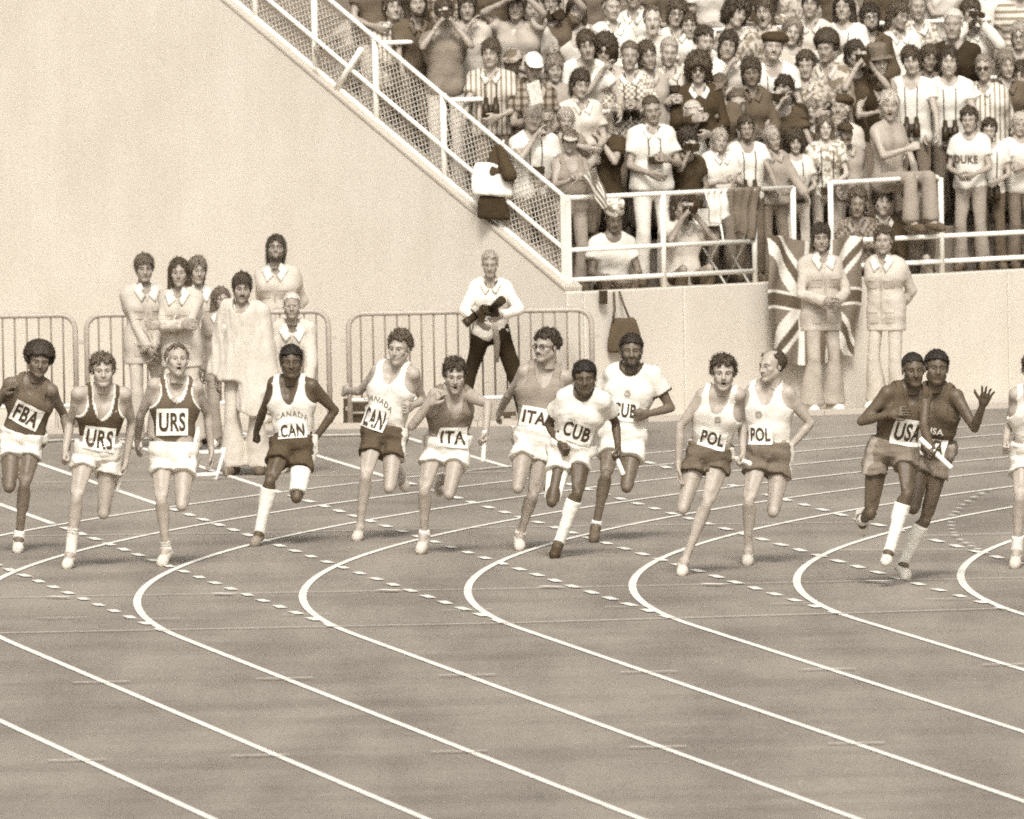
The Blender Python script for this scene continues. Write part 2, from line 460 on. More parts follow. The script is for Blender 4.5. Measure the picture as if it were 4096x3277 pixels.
# ---------------------------------------------------------------- hair (same local frame)
HAIRS = {}; HAIRME = {}
def make_hair(style, h, seed=0):
    k = (style, h, seed)
    if k in HAIRS: return HAIRS[k]
    lo = np.array([-.19, -.17, -.30]); hi = np.array([.19, .2, .25])
    n = np.ceil((hi - lo) / h).astype(int) + 1
    ax = [(lo[i] + h*np.arange(n[i])).astype(np.float32) for i in range(3)]
    X0, Y, Z = gridpts(ax); X = np.abs(X0)
    rs = np.random.RandomState(40 + seed); f1, f2, f3 = rs.rand(3)*6
    az = np.arctan2(X0, Y - .02 + 0*X0)
    rag = {'short': .006, 'crop': .004, 'shortafro': .003, 'afro': .003, 'stache': 0, 'beard': 0}.get(style, .013)
    Z = Z + rag*(np.sin(az*9 + f1) + .7*np.sin(az*17 + f2 + 2*np.sin(az*5)) + .4*np.sin(az*31 + f3))
    clump = 0 if style in ('short', 'crop', 'shortafro', 'afro', 'stache', 'beard') else .0055*(np.abs(np.sin(az*8 + f2 + 1.5*np.sin(az*3 + f1))) - .6) + .003*np.sin(az*23 + f3)
    def shell(t, ty=None, tz=None): return clump + ell(X, Y, gridpts(ax)[2], (0, .020, .036), (.075 + t, .095 + (ty or t), .080 + (tz or t)))
    def face(top, halfw, sl=.35):   # the opening for the face: everything in front, below the hairline
        return np.maximum(np.maximum(X - halfw, Z - top + sl*np.maximum(X-.03, 0)), Y + .012 - .35*np.maximum(Z, 0))
    curl, lowz = 0.0, -.07
    if style == 'short':
        d = np.maximum(shell(.012, .012, .014), -face(.072, .2, .30)); d = smax(d, -(Z + .045 + .0*X) + 0*d, .01)
        d = smax(d, -ell(X, Y, Z, (.085, .012, -.02), (.02, .032, .045)), .008); curl = .003
    elif style == 'crop':
        d = np.maximum(shell(.011, .011, .012), -face(.070, .2, .30)); d = smax(d, -(Z + .015) + 0*d, .01)
        d = smax(d, -ell(X, Y, Z, (.085, .012, -.03), (.02, .03, .05)), .008); curl = .003
    elif style == 'shortafro':
        d = np.maximum(shell(.015, .015, .021), -face(.066, .2, .30)); d = smax(d, -(Z + .02) + 0*d, .02); curl = .004
    elif style == 'afro':
        d = np.maximum(smin(shell(.030, .03, .042), ell(X, Y, Z, (0, .035, .055), (.115, .115, .112)), .03), -face(.066, .2, .30)); d = smax(d, -(Z + .035) + 0*d, .03); curl = .006
    elif style == 'mop':      # heavy bowl over the ears, fringe on the brow
        d = smax(shell(.015, .017, .019), -face(.046, .064, .6), .012); d = smax(d, -(Z + .062) + 0*d, .02); curl = .004
    elif style == 'shag':
        d = smin(shell(.016, .019, .020), ell(X, Y, Z, (.045, .05, -.04), (.045, .055, .085)), .03)
        d = smax(d, -face(.054, .066, .5), .012); d = smax(d, -(Z + .12) + 0*d, .02); curl = .006
    elif style == 'long':
        d = smin(shell(.017), cap(X, Y, Z, (.062, .045, .0), (.085, .05, -.24), .046, .034), .03)
        d = smin(d, cap(X, Y, Z, (0, .085, 0), (.03, .09, -.23), .05, .04), .03)
        d = np.maximum(d, -np.maximum(np.maximum(X - .055, Z - .068 + .75*np.maximum(X-.02, 0)), Y + .0)); curl = .004
    elif style == 'curly':
        d = smin(shell(.016, .021, .026), ell(X, Y, Z, (.04, .05, .03), (.05, .058, .058)), .03)
        d = np.maximum(d, -face(.070, .2, .30)); d = smax(d, -(Z + .025) + 0*d, .03); curl = .012
    elif style == 'bigcurly':
        d = smin(shell(.045, .04, .05), ell(X, Y, Z, (.06, .05, -.03), (.07, .08, .1)), .03)
        d = np.maximum(d, -face(.045, .058)); d = smax(d, -(Z + .12) + 0*d, .03); curl = .013
    elif style == 'balding':
        d = np.maximum(shell(.017, .02, .010), -np.maximum(np.maximum(X - .060, -Z - .1), Y - .05)); d = smax(d, -(Z + .05) + 0*d, .01)
        d = np.maximum(d, -face(.1, .2, .30)); curl = .004
    elif style == 'receding':
        d = np.maximum(shell(.018, .018, .016), -face(.098 , .2, .30)); d = smax(d, -(Z + .055) + 0*d, .01)
        d = smax(d, -ell(X, Y, Z, (.088, .012, -.02), (.016, .028, .04)), .008); curl = .005
    elif style == 'beard':
        d = cap(X, Y, Z, (.052, -.002, -.045), (.010, -.074, -.105), .027, .028)
        d = np.maximum(d, -ell(X, Y, Z, (0, -.12, -.035), (.036, .06, .042))); d = smax(d, Z + .025 - 1.1*np.maximum(X-.045, 0), .01); curl = .003
    elif style == 'stache':
        d = cap(X, Y, Z, (0, -.098, -.050), (.032, -.080, -.060), .0085, .006); curl = .0015
    d = d + 0*X0
    D = np.broadcast_to(d, tuple(n)).astype(np.float32).copy()
    if curl:
        f = {'mop': 75, 'long': 60, 'short': 110, 'crop': 120}.get(style, 105)
        folds(D, ax, curl*.25, 12 + seed*7 + len(style), freq=f*2.3, band=.03)
        folds(D, ax, curl*.6, 11 + seed*7 + len(style), freq=f, band=.04, stretch=(1, 1, .35) if style in ('mop', 'long', 'shag') else (1, 1, 1))
    V, Q = surfnet(D, lo, h)
    V = V.astype(np.float64)
    if style not in ('stache',):
        n0 = np.zeros_like(V); fn = np.cross(V[Q[:, 2]] - V[Q[:, 0]], V[Q[:, 3]] - V[Q[:, 1]])
        for c_ in range(4): np.add.at(n0, Q[:, c_], fn)
        n0 /= (np.linalg.norm(n0, axis=1, keepdims=True) + 1e-12)
        ok = np.nonzero(~((V[:, 1] < -.05) & (V[:, 2] < .045)) | (style == 'beard'))[0]
        cur = style in ('curly', 'bigcurly', 'afro', 'shortafro', 'beard')
        ns = int({'afro': 2200, 'shortafro': 2200, 'bigcurly': 2200, 'curly': 2000, 'crop': 900, 'beard': 450}.get(style, 1500)*(.8 if h < .008 else .4))
        pick = ok[rs.randint(0, len(ok), ns)]
        P, Nn = V[pick], n0[pick]
        rd = rs.randn(ns, 3)
        L = {'afro': .015, 'shortafro': .015, 'crop': .010, 'short': .018, 'beard': .012, 'curly': .024, 'bigcurly': .03, 'balding': .02, 'receding': .022}.get(style, .042)*(0.5 + rs.rand(ns))
        if cur: d1 = Nn*.8 + rd*.55; d2 = Nn*.2 + rs.randn(ns, 3)*.8
        else:
            fl = np.array([0, .25, -1.0]) - Nn*(Nn @ np.array([0, .25, -1.0]))[:, None]
            d1 = fl*.8 + Nn*.38 + rd*.22; d2 = fl*.9 - Nn*.05 + np.array([0, 0, -.4]) + rs.randn(ns, 3)*.3
        d1 /= np.linalg.norm(d1, axis=1, keepdims=True); d2 /= np.linalg.norm(d2, axis=1, keepdims=True)
        wv = np.cross(d1, Nn + rd*.2); wv /= (np.linalg.norm(wv, axis=1, keepdims=True) + 1e-9); wv *= .0021 if h < .008 else .0035
        b0 = P - Nn*.004; m1 = b0 + d1*(L*.5)[:, None]; e1 = m1 + d2*(L*.5)[:, None]
        S_ = np.stack([b0 - wv, b0 + wv, m1 + wv, m1 - wv, e1 + wv*.25, e1 - wv*.25], 1).reshape(-1, 3)
        base = len(V) + np.arange(ns)*6
        Q = np.concatenate([Q, np.stack([base, base+1, base+2, base+3], 1), np.stack([base+3, base+2, base+4, base+5], 1)]).astype(np.int32)
        V = np.concatenate([V, S_])
    HAIRS[k] = (V, Q)
    return HAIRS[k]

# ---------------------------------------------------------------- hands (local: fingers along +X, thumb to +Y, palm to -Z)
HANDS = {}
def make_hand(pose, h):
    if (pose, h) in HANDS: return HANDS[(pose, h)]
    pr = []
    R_ = lambda *a: pr.append(a)
    for y0, y1 in ((-.022, -.033), (-.007, -.011), (.009, .011), (.022, .030)):
        R_((.0, y0, 0), (.082, y1, 0), .0145, .0135, .012)
    curl = {'relaxed': (18, 28, 22), 'fist': (75, 95, 60), 'grip': (55, 80, 50), 'open': (4, 6, 4)}[pose]
    spread = {'open': .17}.get(pose, .03)
    for i, (y, L) in enumerate(((-.034, .060), (-.012, .078), (.011, .085), (.032, .075))):
        p = np.array([.086, y, 0.]); a = 0.0; sp = (i - 1.5) * spread
        for sgl, cang in zip((.44, .31, .25), curl):
            a += math.radians(cang * (1.0 if pose != 'relaxed' else 1.25 - .15*i))
            q = p + L * sgl * np.array([math.cos(a)*math.cos(sp), math.cos(a)*math.sin(sp), -math.sin(a)])
            R_(p, q, .0092, .0082, .004); p = q
    th = {'open': [(.02,.026,0),(.052,.062,-.004),(.078,.084,-.006),(.100,.094,-.006)], 'fist': [(.02,.026,-.004),(.05,.046,-.02),(.075,.034,-.036),(.085,.012,-.044)],
          'grip': [(.02,.026,-.004),(.052,.048,-.018),(.078,.04,-.036),(.09,.022,-.046)], 'relaxed': [(.02,.026,-.002),(.05,.05,-.012),(.078,.056,-.024),(.1,.054,-.034)]}[pose]
    for a, b, r1, r2 in zip(th[:-1], th[1:], (.015, .0115, .010), (.0115, .010, .008)): R_(a, b, r1, r2, .008)
    R_((-.045, 0, 0), (.02, 0, 0), .026, .021, .02)
    D, lo, ax = field(pr, h, .012)
    V, Q = surfnet(D, lo, h)
    HANDS[(pose, h)] = (V.astype(np.float64), Q)
    return HANDS[(pose, h)]

# ---------------------------------------------------------------- bodies
def ik(a, t, l1, l2, hint):
    a, t = np.asarray(a, float), np.asarray(t, float)
    d = t - a; L = np.linalg.norm(d)
    if L > (l1 + l2) * .995: t = a + d / L * (l1 + l2) * .995; d = t - a; L = np.linalg.norm(d)
    u = d / L
    x = (l1*l1 - l2*l2 + L*L) / (2*L); y = math.sqrt(max(l1*l1 - x*x, 0))
    hv = np.asarray(hint, float); hv = hv - u * (hv @ u); hv = unit(hv)
    return a + u*x + hv*y, t

def torso_frame(J):
    up = unit(J['N'] - J['P']); lat = J['S'][1] - J['S'][0]; lat = unit(lat - up * (lat @ up)); fr = np.cross(lat, up)
    return lat, fr, up
def torso_prims(J, g=1.0, inf=0.0, belly=0.0, shoulders=True, low=0.0):
    P, N = J['P'], J['N']; s = J['s']
    lat, fr, up = torso_frame(J)
    hl = unit(J['H'][1] - J['H'][0])
    mid = unit(hl + lat)
    d = N - P
    q = []
    for sg in (-1, 1):
        p0 = P + hl*sg*.072*s - up*low; p1 = P + d*.34 + mid*sg*.055*s*g + fr*.004; p2 = P + d*.68 + lat*sg*.078*s + fr*.012*s; p3 = P + d*.90 + lat*sg*.082*s - fr*.004*s
        q.append((p0, p1, (.112*g)*s + inf, (.094*g)*s + inf, .05))
        q.append((p1, p2, (.094*g)*s + inf, (.108*(g+1)/2)*s + inf, .05))
        q.append((p2, p3, (.108*(g+1)/2)*s + inf, .078*s + inf, .05))
        if shoulders:
            q.append((N - up*.035*s + lat*sg*.03*s, J['S'][0 if sg < 0 else 1] + up*.004*s, .056*s + inf, .053*s + inf, .05))
    if J.get('fine') and shoulders:
        for sg in (-1, 1):
            Sx = J['S'][0 if sg < 0 else 1]
            q.append((N + fr*.052 - up*.028 + lat*sg*.02, Sx + fr*.028 + up*.012, .012 + inf, .014 + inf, .02))
            q.append((N + up*.045 - fr*.02 + lat*sg*.03, Sx - lat*sg*.04 + up*.02, .030 + inf, .026 + inf, .03))
            q.append((P + d*.74 + lat*sg*.055 + fr*.062, P + d*.76 + lat*sg*.105 + fr*.045, .058*g + inf, .05*g + inf, .02))
    if belly: q.append((P + d*.22 + fr*.05*s, P + d*.45 + fr*.055*s, (.09 + belly)*s + inf, (.085 + belly)*s + inf, .06))
    return q
def arm_prims(J, i, g=1.0, inf=0.0, upto=2.0, hem=0.0):
    S, E, W = J['S'][i], J['E'][i], J['W'][i]; s = J['s']
    q = []
    ka, kb = (.03, .008) if inf == 0 else (.02, .006)
    if upto <= 1.0:
        e = S + (E - S) * upto
        q.append((S, S + (E - S)*.25, .056*g*s + inf, .053*g*s + inf, .03)); q.append((S + (E - S)*.25, e, .053*g*s + inf, .048*g*s + inf + hem, .006, 1)); return q
    m = S + (E - S)*.35; f = E + (W - E)*.28
    q.append((S, m, .053*g*s + inf, .046*g*s + inf, ka)); q.append((m, E, .046*g*s + inf, .036*g*s + inf, kb))
    if upto < 2.0: q.append((E, E + (W-E)*(upto-1), .042*g*s + inf, .038*g*s + inf + hem, kb, 1)); return q
    q.append((E, f, .037*g*s + inf, .039*g*s + inf, kb)); q.append((f, W, .039*g*s + inf, .025*s + inf + hem, kb, 1 if hem else 0))
    if J.get('fine'):
        u = unit(E - S); lat, fr, up = torso_frame(J); bd = unit(W - E) - u*(unit(W - E) @ u)
        bd = unit(bd) if np.linalg.norm(bd) > .2 else unit(fr - u*(fr @ u))
        q.append((S + (E-S)*.30 + bd*.019, S + (E-S)*.75 + bd*.014, .038*g + inf, .030*g + inf, .012))
        q.append((S + (E-S)*.22 - bd*.019, S + (E-S)*.72 - bd*.014, .038*g + inf, .028*g + inf, .012))
        q.append((S + lat*(.012 if i else -.012), S + (E-S)*.30 + lat*(.012 if i else -.012), .056*g + inf, .036*g + inf, .015))
    return q
def leg_prims(J, i, g=1.0, inf=0.0):
    Hp, K, A = J['H'][i], J['K'][i], J['A'][i]; s = J['s']
    lat, fr, up = torso_frame(J)
    ldir = unit(A - K); tdir = unit(K - Hp)
    back = tdir - ldir * (tdir @ ldir); nb = np.linalg.norm(back)
    # the calf sits behind the shin: opposite of the knee's pointing direction
    bk = -fr if nb < .25 else (-unit(back) if (back @ fr) > -.2 else unit(back)*-1)
    bk = bk - ldir * (bk @ ldir); bk = unit(bk)
    m = Hp + (K - Hp)*.4; c = K + (A - K)*.30 + bk*.012*s; c2 = K + (A-K)*.62 + bk*.004*s
    q = [(Hp, m, .080*g*s + inf, (.062 if J.get('fine') else .070)*g*s + inf, .04), (m, K, (.062 if J.get('fine') else .070)*g*s + inf, .043*g*s + inf, .010),
         (K, c, .046*g*s + inf, .046*g*s + inf, .012), (c, c2, .046*g*s + inf, .038*g*s + inf, .010), (c2, A, .038*g*s + inf, .031*s + inf, .010)]
    if J.get('fine'):
        fd = -bk if nb < .25 else unit(back)
        fd = unit(fd - tdir*(fd @ tdir)); sd = np.cross(tdir, fd)
        at = lambda t: Hp + (K - Hp)*t
        q.append((at(.16) + fd*.028, at(.72) + fd*.022, .057*g + inf, .040*g + inf, .010))
        for sg in (-1, 1):
            q.append((at(.30) + fd*.010 + sd*sg*.038, at(.87) + fd*.014 + sd*sg*.028, .046*g + inf, .028*g + inf, .006))
        q.append((K + fd*.022 - tdir*.014, K + fd*.018 + ldir*.022, .033*g + inf, .028*g + inf, .006))
        sl_ = np.cross(ldir, bk)
        for sg in (-1, 1):
            q.append((K + (A-K)*.10 + bk*.018 + sl_*sg*.022, K + (A-K)*.42 + bk*.020 + sl_*sg*.017, .036*g + inf, .033*g + inf, .010))
        q.append((A - ldir*.0 + sl_*.012, A + sl_*-.012, .031, .031, .01))
    return q
def foot_pts(J, i):
    A, Tt = J['A'][i], J['T'][i]; K = J['K'][i]
    d = unit(Tt - A); sh = unit(A - K)
    sole = sh - d*(sh @ d); sole = unit(sole)
    heel = A + sole*.045 - d*.035
    return A, Tt, heel, sole, d

def col4(t, n): return np.tile(np.array(t, np.float32), (n, 1))
def torso_local(J, X, Y, Z):
    lat, fr, up = torso_frame(J); N = J['N']
    x, y, z = X - N[0], Y - N[1], Z - N[2]
    f = lambda a: (x*np.float32(a[0]) + y*np.float32(a[1]) + z*np.float32(a[2]))
    return f(lat), f(fr), f(up)

class Person:
    def __init__(s, J, skin, root, h=.012, hh=.005, g=1.0, label='', group=None, belly=0.0, hands=('relaxed', 'relaxed'), face='neutral', brow=.05, palm=None,
                 stubble=0.0, stache=False, feet=True):
        s.J, s.root, s.h, s.g = J, np.asarray(root, float), h, g
        s.belly = belly; s.hh = hh
        skin = skin*.80
        q = torso_prims(J, g, 0, belly)
        for i in (0, 1): q += arm_prims(J, i, g) + leg_prims(J, i, g)
        rh = random.Random(int(root[0]*977 + root[1]*131)); hs0 = J['hs']
        J['hs'] = hs = J['hs']*np.array([1 + rh.uniform(-.07, .05), 1 + rh.uniform(-.04, .04), 1 + rh.uniform(-.04, .055)])
        hc, R = J['hd'], J['R']
        nb = hc + R @ (np.array([0, .024, -.085]) * hs)
        q.append((J['N'] - torso_frame(J)[2]*.02, nb, .060*J['s'], .050*J['s'], .035))
        if feet:
            for i in (0, 1):
                A, Tt, heel, sole, d = foot_pts(J, i)
                q += [(A, heel, .034, .03, .02), (heel, Tt - d*.03 + sole*.012, .03, .028, .03), (A + d*.02, Tt - d*.02, .034, .024, .02)]
        D, lo, ax = field(q, h, .03)
        V, Q = surfnet(D, lo, h)
        sk = np.array(T(skin)); n0 = len(V)
        cols = [col4(sk, n0)]; Vs = [V.astype(np.float64)]; Qs = [Q]
        # head
        hv, hq, hm = head_of(face, hh, rh.randrange(1, 7 if hh < .005 else 6))
        hcol = col4(sk, len(hv))
        dark = np.array(T(brow))
        if stubble: hcol[hm['beard'] | hm['stache']] = sk*(1-stubble) + dark*stubble
        hcol[hm['lips']] = np.array(T(skin * .74))
        hcol[hm['inmouth']] = np.array(T(.05))
        hcol[hm['brow']] = dark*.62 + sk*.38
        hcol[hm['lash']] = dark*.8 + sk*.2
        hcol[hm['sclera']] = np.array(T(skin*.8))
        hcol[hm['iris']] = np.array(T(.04))
        off = n0
        Vs.append((hv * hs) @ R.T + hc); Qs.append(hq + off); cols.append(hcol); off += len(hv)
        # hands
        for i in (0, 1):
            W, E = J['W'][i], J['E'][i]
            fx = unit(W - E) if 'hx' not in J or J['hx'][i] is None else unit(J['hx'][i])
            pn = palm[i] if palm and palm[i] is not None else None
            if pn is None:
                lat, fr, up = torso_frame(J); pn = lat * (1 if i == 0 else -1)
            pz = -np.asarray(pn, float); pz = pz - fx * (pz @ fx); pz = unit(pz)
            py = np.cross(pz, fx)
            v, qd = make_hand(hands[i], .0075 if hh < .006 else (.009 if hh < .008 else .013))
            v = v * J['s']
            mir = 1.0
            # thumb to the front / up: choose the mirror that puts the thumb on that side
            lat, fr, up = torso_frame(J)
            want = fr + up*.6 if not palm or palm[i] is None else palm[2] if len(palm) > 2 else up
            if py @ want < 0: mir = -1.0
            v2 = v.copy(); v2[:, 1] *= mir
            Wd = W[None] + v2[:, :1]*fx + v2[:, 1:2]*py + v2[:, 2:]*pz
            Vs.append(Wd); Qs.append((qd if mir > 0 else qd[:, ::-1]) + off); cols.append(col4(sk, len(v))); off += len(v)
            J.setdefault('hand', {})[i] = (W + fx*.075*J['s'] - pz*.03*J['s'], fx, py*mir, pz)
        V = np.concatenate(Vs) - s.root
        me = mesh_np('person', V, np.concatenate(Qs), skin_mat(), np.concatenate(cols))
        s.o = link('person', me, None, tuple(s.root))
        tag(s.o, label, 'person', group)
        s.parts = {}
    # ---- clothing
    def part(s, name, V, Q, mat, color=None, cols=None, label=None):
        me = mesh_np(name, V - s.root, Q, mat, cols)
        o = link(name, me, s.o, None, color)
        if label: o['label'] = label
        s.parts[name] = (o, V, Q)
        return o
    def hair(s, style, v, seed=0, name='hair'):
        hr = .0062 if s.hh < .007 else .0095
        k = (style, hr, seed)
        if k not in HAIRME: HAIRME[k] = mesh_np(name, *make_hair(style, hr, seed), hair_mat())
        o = link(name, HAIRME[k], s.o, None, T(v)); J = s.J
        m = Matrix((J['R'] @ np.diag(J['hs'])).tolist()).to_4x4(); m.translation = J['hd'] - s.root
        o.matrix_local = m
        return o
    def top(s, kind, v, pattern='plain', h=None, name=None, trim=None, inf=.012, hem=-.08, sleeve=None, fold=.0075, seed=0, low=None, collarv=None, neck=None):
        J = s.J; h = h or s.h
        q = torso_prims(J, s.g, inf, s.belly)
        if low:
            lat, fr, up = torso_frame(J); hl = unit(J['H'][1]-J['H'][0])
            for sg in (-1, 1): q.append((J['P'] + hl*sg*.07 + up*.12, J['P'] + hl*sg*.078 - up*(low+.06), .112*s.g*J['s'] + inf, .116*s.g*J['s'] + inf*1.4, .05))
        if sleeve:
            for i in (0, 1): q += arm_prims(J, i, s.g, inf + .004, sleeve, .012 if sleeve <= 1 else .008)
        D, lo, ax = field(q, h, .04)
        X, Y, Z = gridpts(ax)
        if fold: folds(D, ax, fold, 5 + seed, freq=30, stretch=(1, 1, .8)); folds(D, ax, fold*.45, 15 + seed, freq=62, stretch=(.6, .6, 1.1))
        x, y, z = torso_local(J, X, Y, Z)
        k = J['s']; tl = np.linalg.norm(J['N'] - J['P'])
        axx = np.abs(x)
        lowz = -tl + hem if not low else -tl - low
        if kind == 'singlet':
            dn = (neck or .17) * k
            nk = (np.sqrt((axx/(.078*k))**2 + ((z-.05)/(np.where(y > -.01, dn+.05, .10*k)))**2) - 1) * .07
            ah = (np.sqrt(((axx-.245*k)/(.118*k))**2 + ((z+.075*k)/(.135*k))**2) - 1) * .12
            ah = np.minimum(ah, .125*k - axx + np.where(z > -.02, 0, 1))
            clip = np.maximum(np.maximum(-nk, -ah), lowz - z)
        else:
            r = {'tee': .078, 'shirt': .062, 'vneck': .074}[kind] * k
            nk = (np.sqrt((axx/r)**2 + ((z-.045*k)/np.where(y > 0, ({'tee': .085, 'shirt': .10, 'vneck': .13}[kind])*k, .075*k))**2) - 1) * r
            clip = np.maximum(-nk, lowz - z); ah = clip*0 + 1
        if kind == 'singlet' and hem > 0: D = D + .016*np.clip((-tl + .18 - z)/.06, 0, 1)
        D = np.maximum(D, clip)
        V, Q = surfnet(D, lo, h)
        cols = None; mat = cloth_mat(pattern)
        if trim is not None:
            p = V - J['N']; lat, fr, up = torso_frame(J)
            lx, ly, lz = np.abs(p @ lat), p @ fr, p @ up
            if kind == 'singlet':
                dn = (neck or .17) * k
                a = (np.sqrt((lx/(.078*k))**2 + ((lz-.05)/(np.where(ly > -.01, dn+.05, .10*k)))**2) - 1) * .07
                b = (np.sqrt(((lx-.245*k)/(.118*k))**2 + ((lz+.075*k)/(.135*k))**2) - 1) * .12
                m = (np.minimum(np.abs(a), np.abs(b)) < .013)
            else:
                r = .078 * k
                a = (np.sqrt((lx/r)**2 + ((lz-.045*k)/np.where(ly > 0, .085*k, .075*k))**2) - 1) * r
                m = np.abs(a) < .02
                for i in (0, 1):
                    d = unit(J['E'][i] - J['S'][i]); L = np.linalg.norm(J['E'][i] - J['S'][i]) * sleeve
                    t = (V - J['S'][i]) @ d; rr = np.linalg.norm(V - J['S'][i] - t[:, None]*d, axis=1)
                    m |= (t > L - .02) & (rr < .1)
            cols = np.where(m[:, None], np.array(T(trim)), np.array(T(v))); mat = cloth_mat('attr')
        o = s.part(name or {'singlet': 'singlet', 'tee': 't_shirt', 'vneck': 't_shirt', 'shirt': 'shirt'}[kind], V, Q, mat, T(v), cols)
        s.shirt = (o, V, Q)
        if collarv is not None: s.collar(collarv, o)
        return o
    def collar(s, v, parent, big=1.0):
        J = s.J; lat, fr, up = torso_frame(J); N = J['N']; k = J['s']
        bvh = s.bvh()
        mb = MB(); n = 5
        for sg in (-1, 1):
            c4 = [np.array(q) for q in ((sg*.010, .0, -.060), (sg*.056, .0, .050), (sg*.112*big, .0, -.015), (sg*.058*big, .0, -.110*big))]
            G_ = []
            for j in range(n):
                for i in range(n):
                    a, b = i/(n-1), j/(n-1)
                    q = (c4[0]*(1-a) + c4[1]*a)*(1-b) + (c4[3]*(1-a) + c4[2]*a)*b
                    p = N + (lat*q[0] + up*q[2])*k
                    hit = bvh.ray_cast(Vector(p + fr*.5), Vector(-fr))
                    dep = .5 - hit[3] if hit[0] is not None and hit[3] < .55 else .055*k*(1 - b) + .03*k
                    G_.append(p + fr*(dep + .016))
            G_ = np.array(G_)
            Vv = list(G_) + list(G_ - fr*.010)
            Fs = []
            for j in range(n-1):
                for i in range(n-1):
                    f = (j*n+i, j*n+i+1, (j+1)*n+i+1, (j+1)*n+i); Fs += [f, tuple(x + n*n for x in f[::-1])]
            rim = list(range(n)) + [j*n + n-1 for j in range(1, n)] + [(n-1)*n + i for i in range(n-2, -1, -1)] + [j*n for j in range(n-2, 0, -1)]
            Fs += [(x, x + n*n, y + n*n, y) for x, y in zip(rim, rim[1:] + rim[:1])]
            mb.add(Vv, Fs, True)
        o = mb.build('collar', cloth_mat('plain'), parent, None, T(v), origin=s.root)
        return o
    def patch(s, name, quad, v, lift=.004, n=6):
        J = s.J; lat, fr, up = torso_frame(J); N = J['N']; k = J['s']; bvh = s.bvh()
        G_, miss = [], 0
        for j in range(n):
            for i in range(n):
                a, b = i/(n-1), j/(n-1); q = (np.array(quad[0])*(1-a) + np.array(quad[1])*a)*(1-b) + (np.array(quad[3])*(1-a) + np.array(quad[2])*a)*b
                p = N + (lat*q[0] + up*q[1])*k; hit = bvh.ray_cast(Vector(p + fr*.5), Vector(-fr))
                if hit[0] is None or hit[3] > .6: return None
                G_.append(np.array(hit[0]) + fr*lift)
        G_ = np.array(G_); Fs = []
        V = list(G_) + list(G_ - fr*.008)
        for j in range(n-1):
            for i in range(n-1):
                f = (j*n+i, j*n+i+1, (j+1)*n+i+1, (j+1)*n+i); Fs += [f, tuple(x + n*n for x in f[::-1])]
        rim = list(range(n)) + [j*n + n-1 for j in range(1, n)] + [(n-1)*n + i for i in range(n-2, -1, -1)] + [j*n for j in range(n-2, 0, -1)]
        Fs += [(x, x + n*n, y + n*n, y) for x, y in zip(rim, rim[1:] + rim[:1])]
        m = MB(); m.add(V, Fs)
        return m.build(name, cloth_mat('plain'), s.shirt[0], None, T(v), origin=s.root)
    def bvh(s, both=False):
        o, V, Q = s.shirt
        if both and 'shorts' in s.parts:
            V2, Q2 = s.parts['shorts'][1:]; Q = np.concatenate([Q, Q2 + len(V)]); V = np.concatenate([V, V2])
        return BVHTree.FromPolygons(V.tolist(), Q.tolist())
    def shorts(s, v, ln=.40, flare=.02, h=None, pattern='plain', waist=.105, fold=.006, seed=0, name='shorts', side=None):
        J = s.J; h = h or s.h; k = J['s']
        lat, fr, up = torso_frame(J); hl = unit(J['H'][1] - J['H'][0]); hup = unit(np.cross(hl, np.cross(up, hl)))
        q = []
        for sg in (-1, 1):
            q.append((J['P'] + hl*sg*.07*k + up*.035, J['P'] + hl*sg*.062*k + up*.13, .136*s.g*k, .130*s.g*k, .07))
        for i in (0, 1):
            q.append((J['H'][i], J['H'][i] + (J['K'][i] - J['H'][i])*(ln + .12), .094*s.g*k + .006, .088*s.g*k + flare + .006, .018, 1))
        D, lo, ax = field(q, h, .04)
        folds(D, ax, fold, 31 + seed, freq=42, stretch=(1.3, 1, .5)); folds(D, ax, fold*.7, 77 + seed, freq=85, stretch=(.5, .5, 1.3))
        X, Y, Z = gridpts(ax)
        P = J['P'] + up*waist
        D = np.maximum(D, (X-np.float32(P[0]))*up[0] + (Y-np.float32(P[1]))*up[1] + (Z-np.float32(P[2]))*up[2])
        sx = (X-np.float32(J['P'][0]))*hl[0] + (Y-np.float32(J['P'][1]))*hl[1] + (Z-np.float32(J['P'][2]))*hl[2]
        for i in (0, 1):
            dd = unit(J['K'][i] - J['H'][i]); Lk = np.linalg.norm(J['K'][i] - J['H'][i])*ln; Hh = J['H'][i]
            t = (X-np.float32(Hh[0]))*dd[0] + (Y-np.float32(Hh[1]))*dd[1] + (Z-np.float32(Hh[2]))*dd[2] - Lk - .02*np.clip((np.abs(sx) - .10)/.06, 0, 1) + .003*np.sin(sx*45 + seed)
            D = np.where((sx > 0) == (i == 1), np.maximum(D, t), D)
        V, Q = surfnet(D, lo, h)
        if side is not None:
            x = np.abs((V - J['P']) @ lat); y = (V - J['P']) @ fr; cols = col4(T(v), len(V))
            cols[(np.abs(y - .012) < .030) & (x > .10)] = np.array(T(side))
            return s.part(name, V, Q, cloth_mat('attr'), None, cols)
        return s.part(name, V, Q, cloth_mat(pattern), T(v))
    def trousers(s, v, h=None, flare=.03, fold=.008, seed=0, pattern='plain', ends=.97, name='trousers', waist=.10):
        J = s.J; h = h or s.h; k = J['s']
        lat, fr, up = torso_frame(J); hl = unit(J['H'][1] - J['H'][0])
        q = []
        for sg in (-1, 1):
            q.append((J['P'] + hl*sg*.07*k - up*.02, J['P'] + hl*sg*.06*k + up*.10, .122*s.g*k, .106*s.g*k + s.belly*k, .04))
        for i in (0, 1):
            Hp, K, A = J['H'][i], J['K'][i], J['A'][i]
            q.append((Hp, K, .095*s.g*k, .070*s.g*k, .014)); e = K + (A-K)*ends
            q.append((K, e, .070*s.g*k, .062*k + flare, .010, 1))
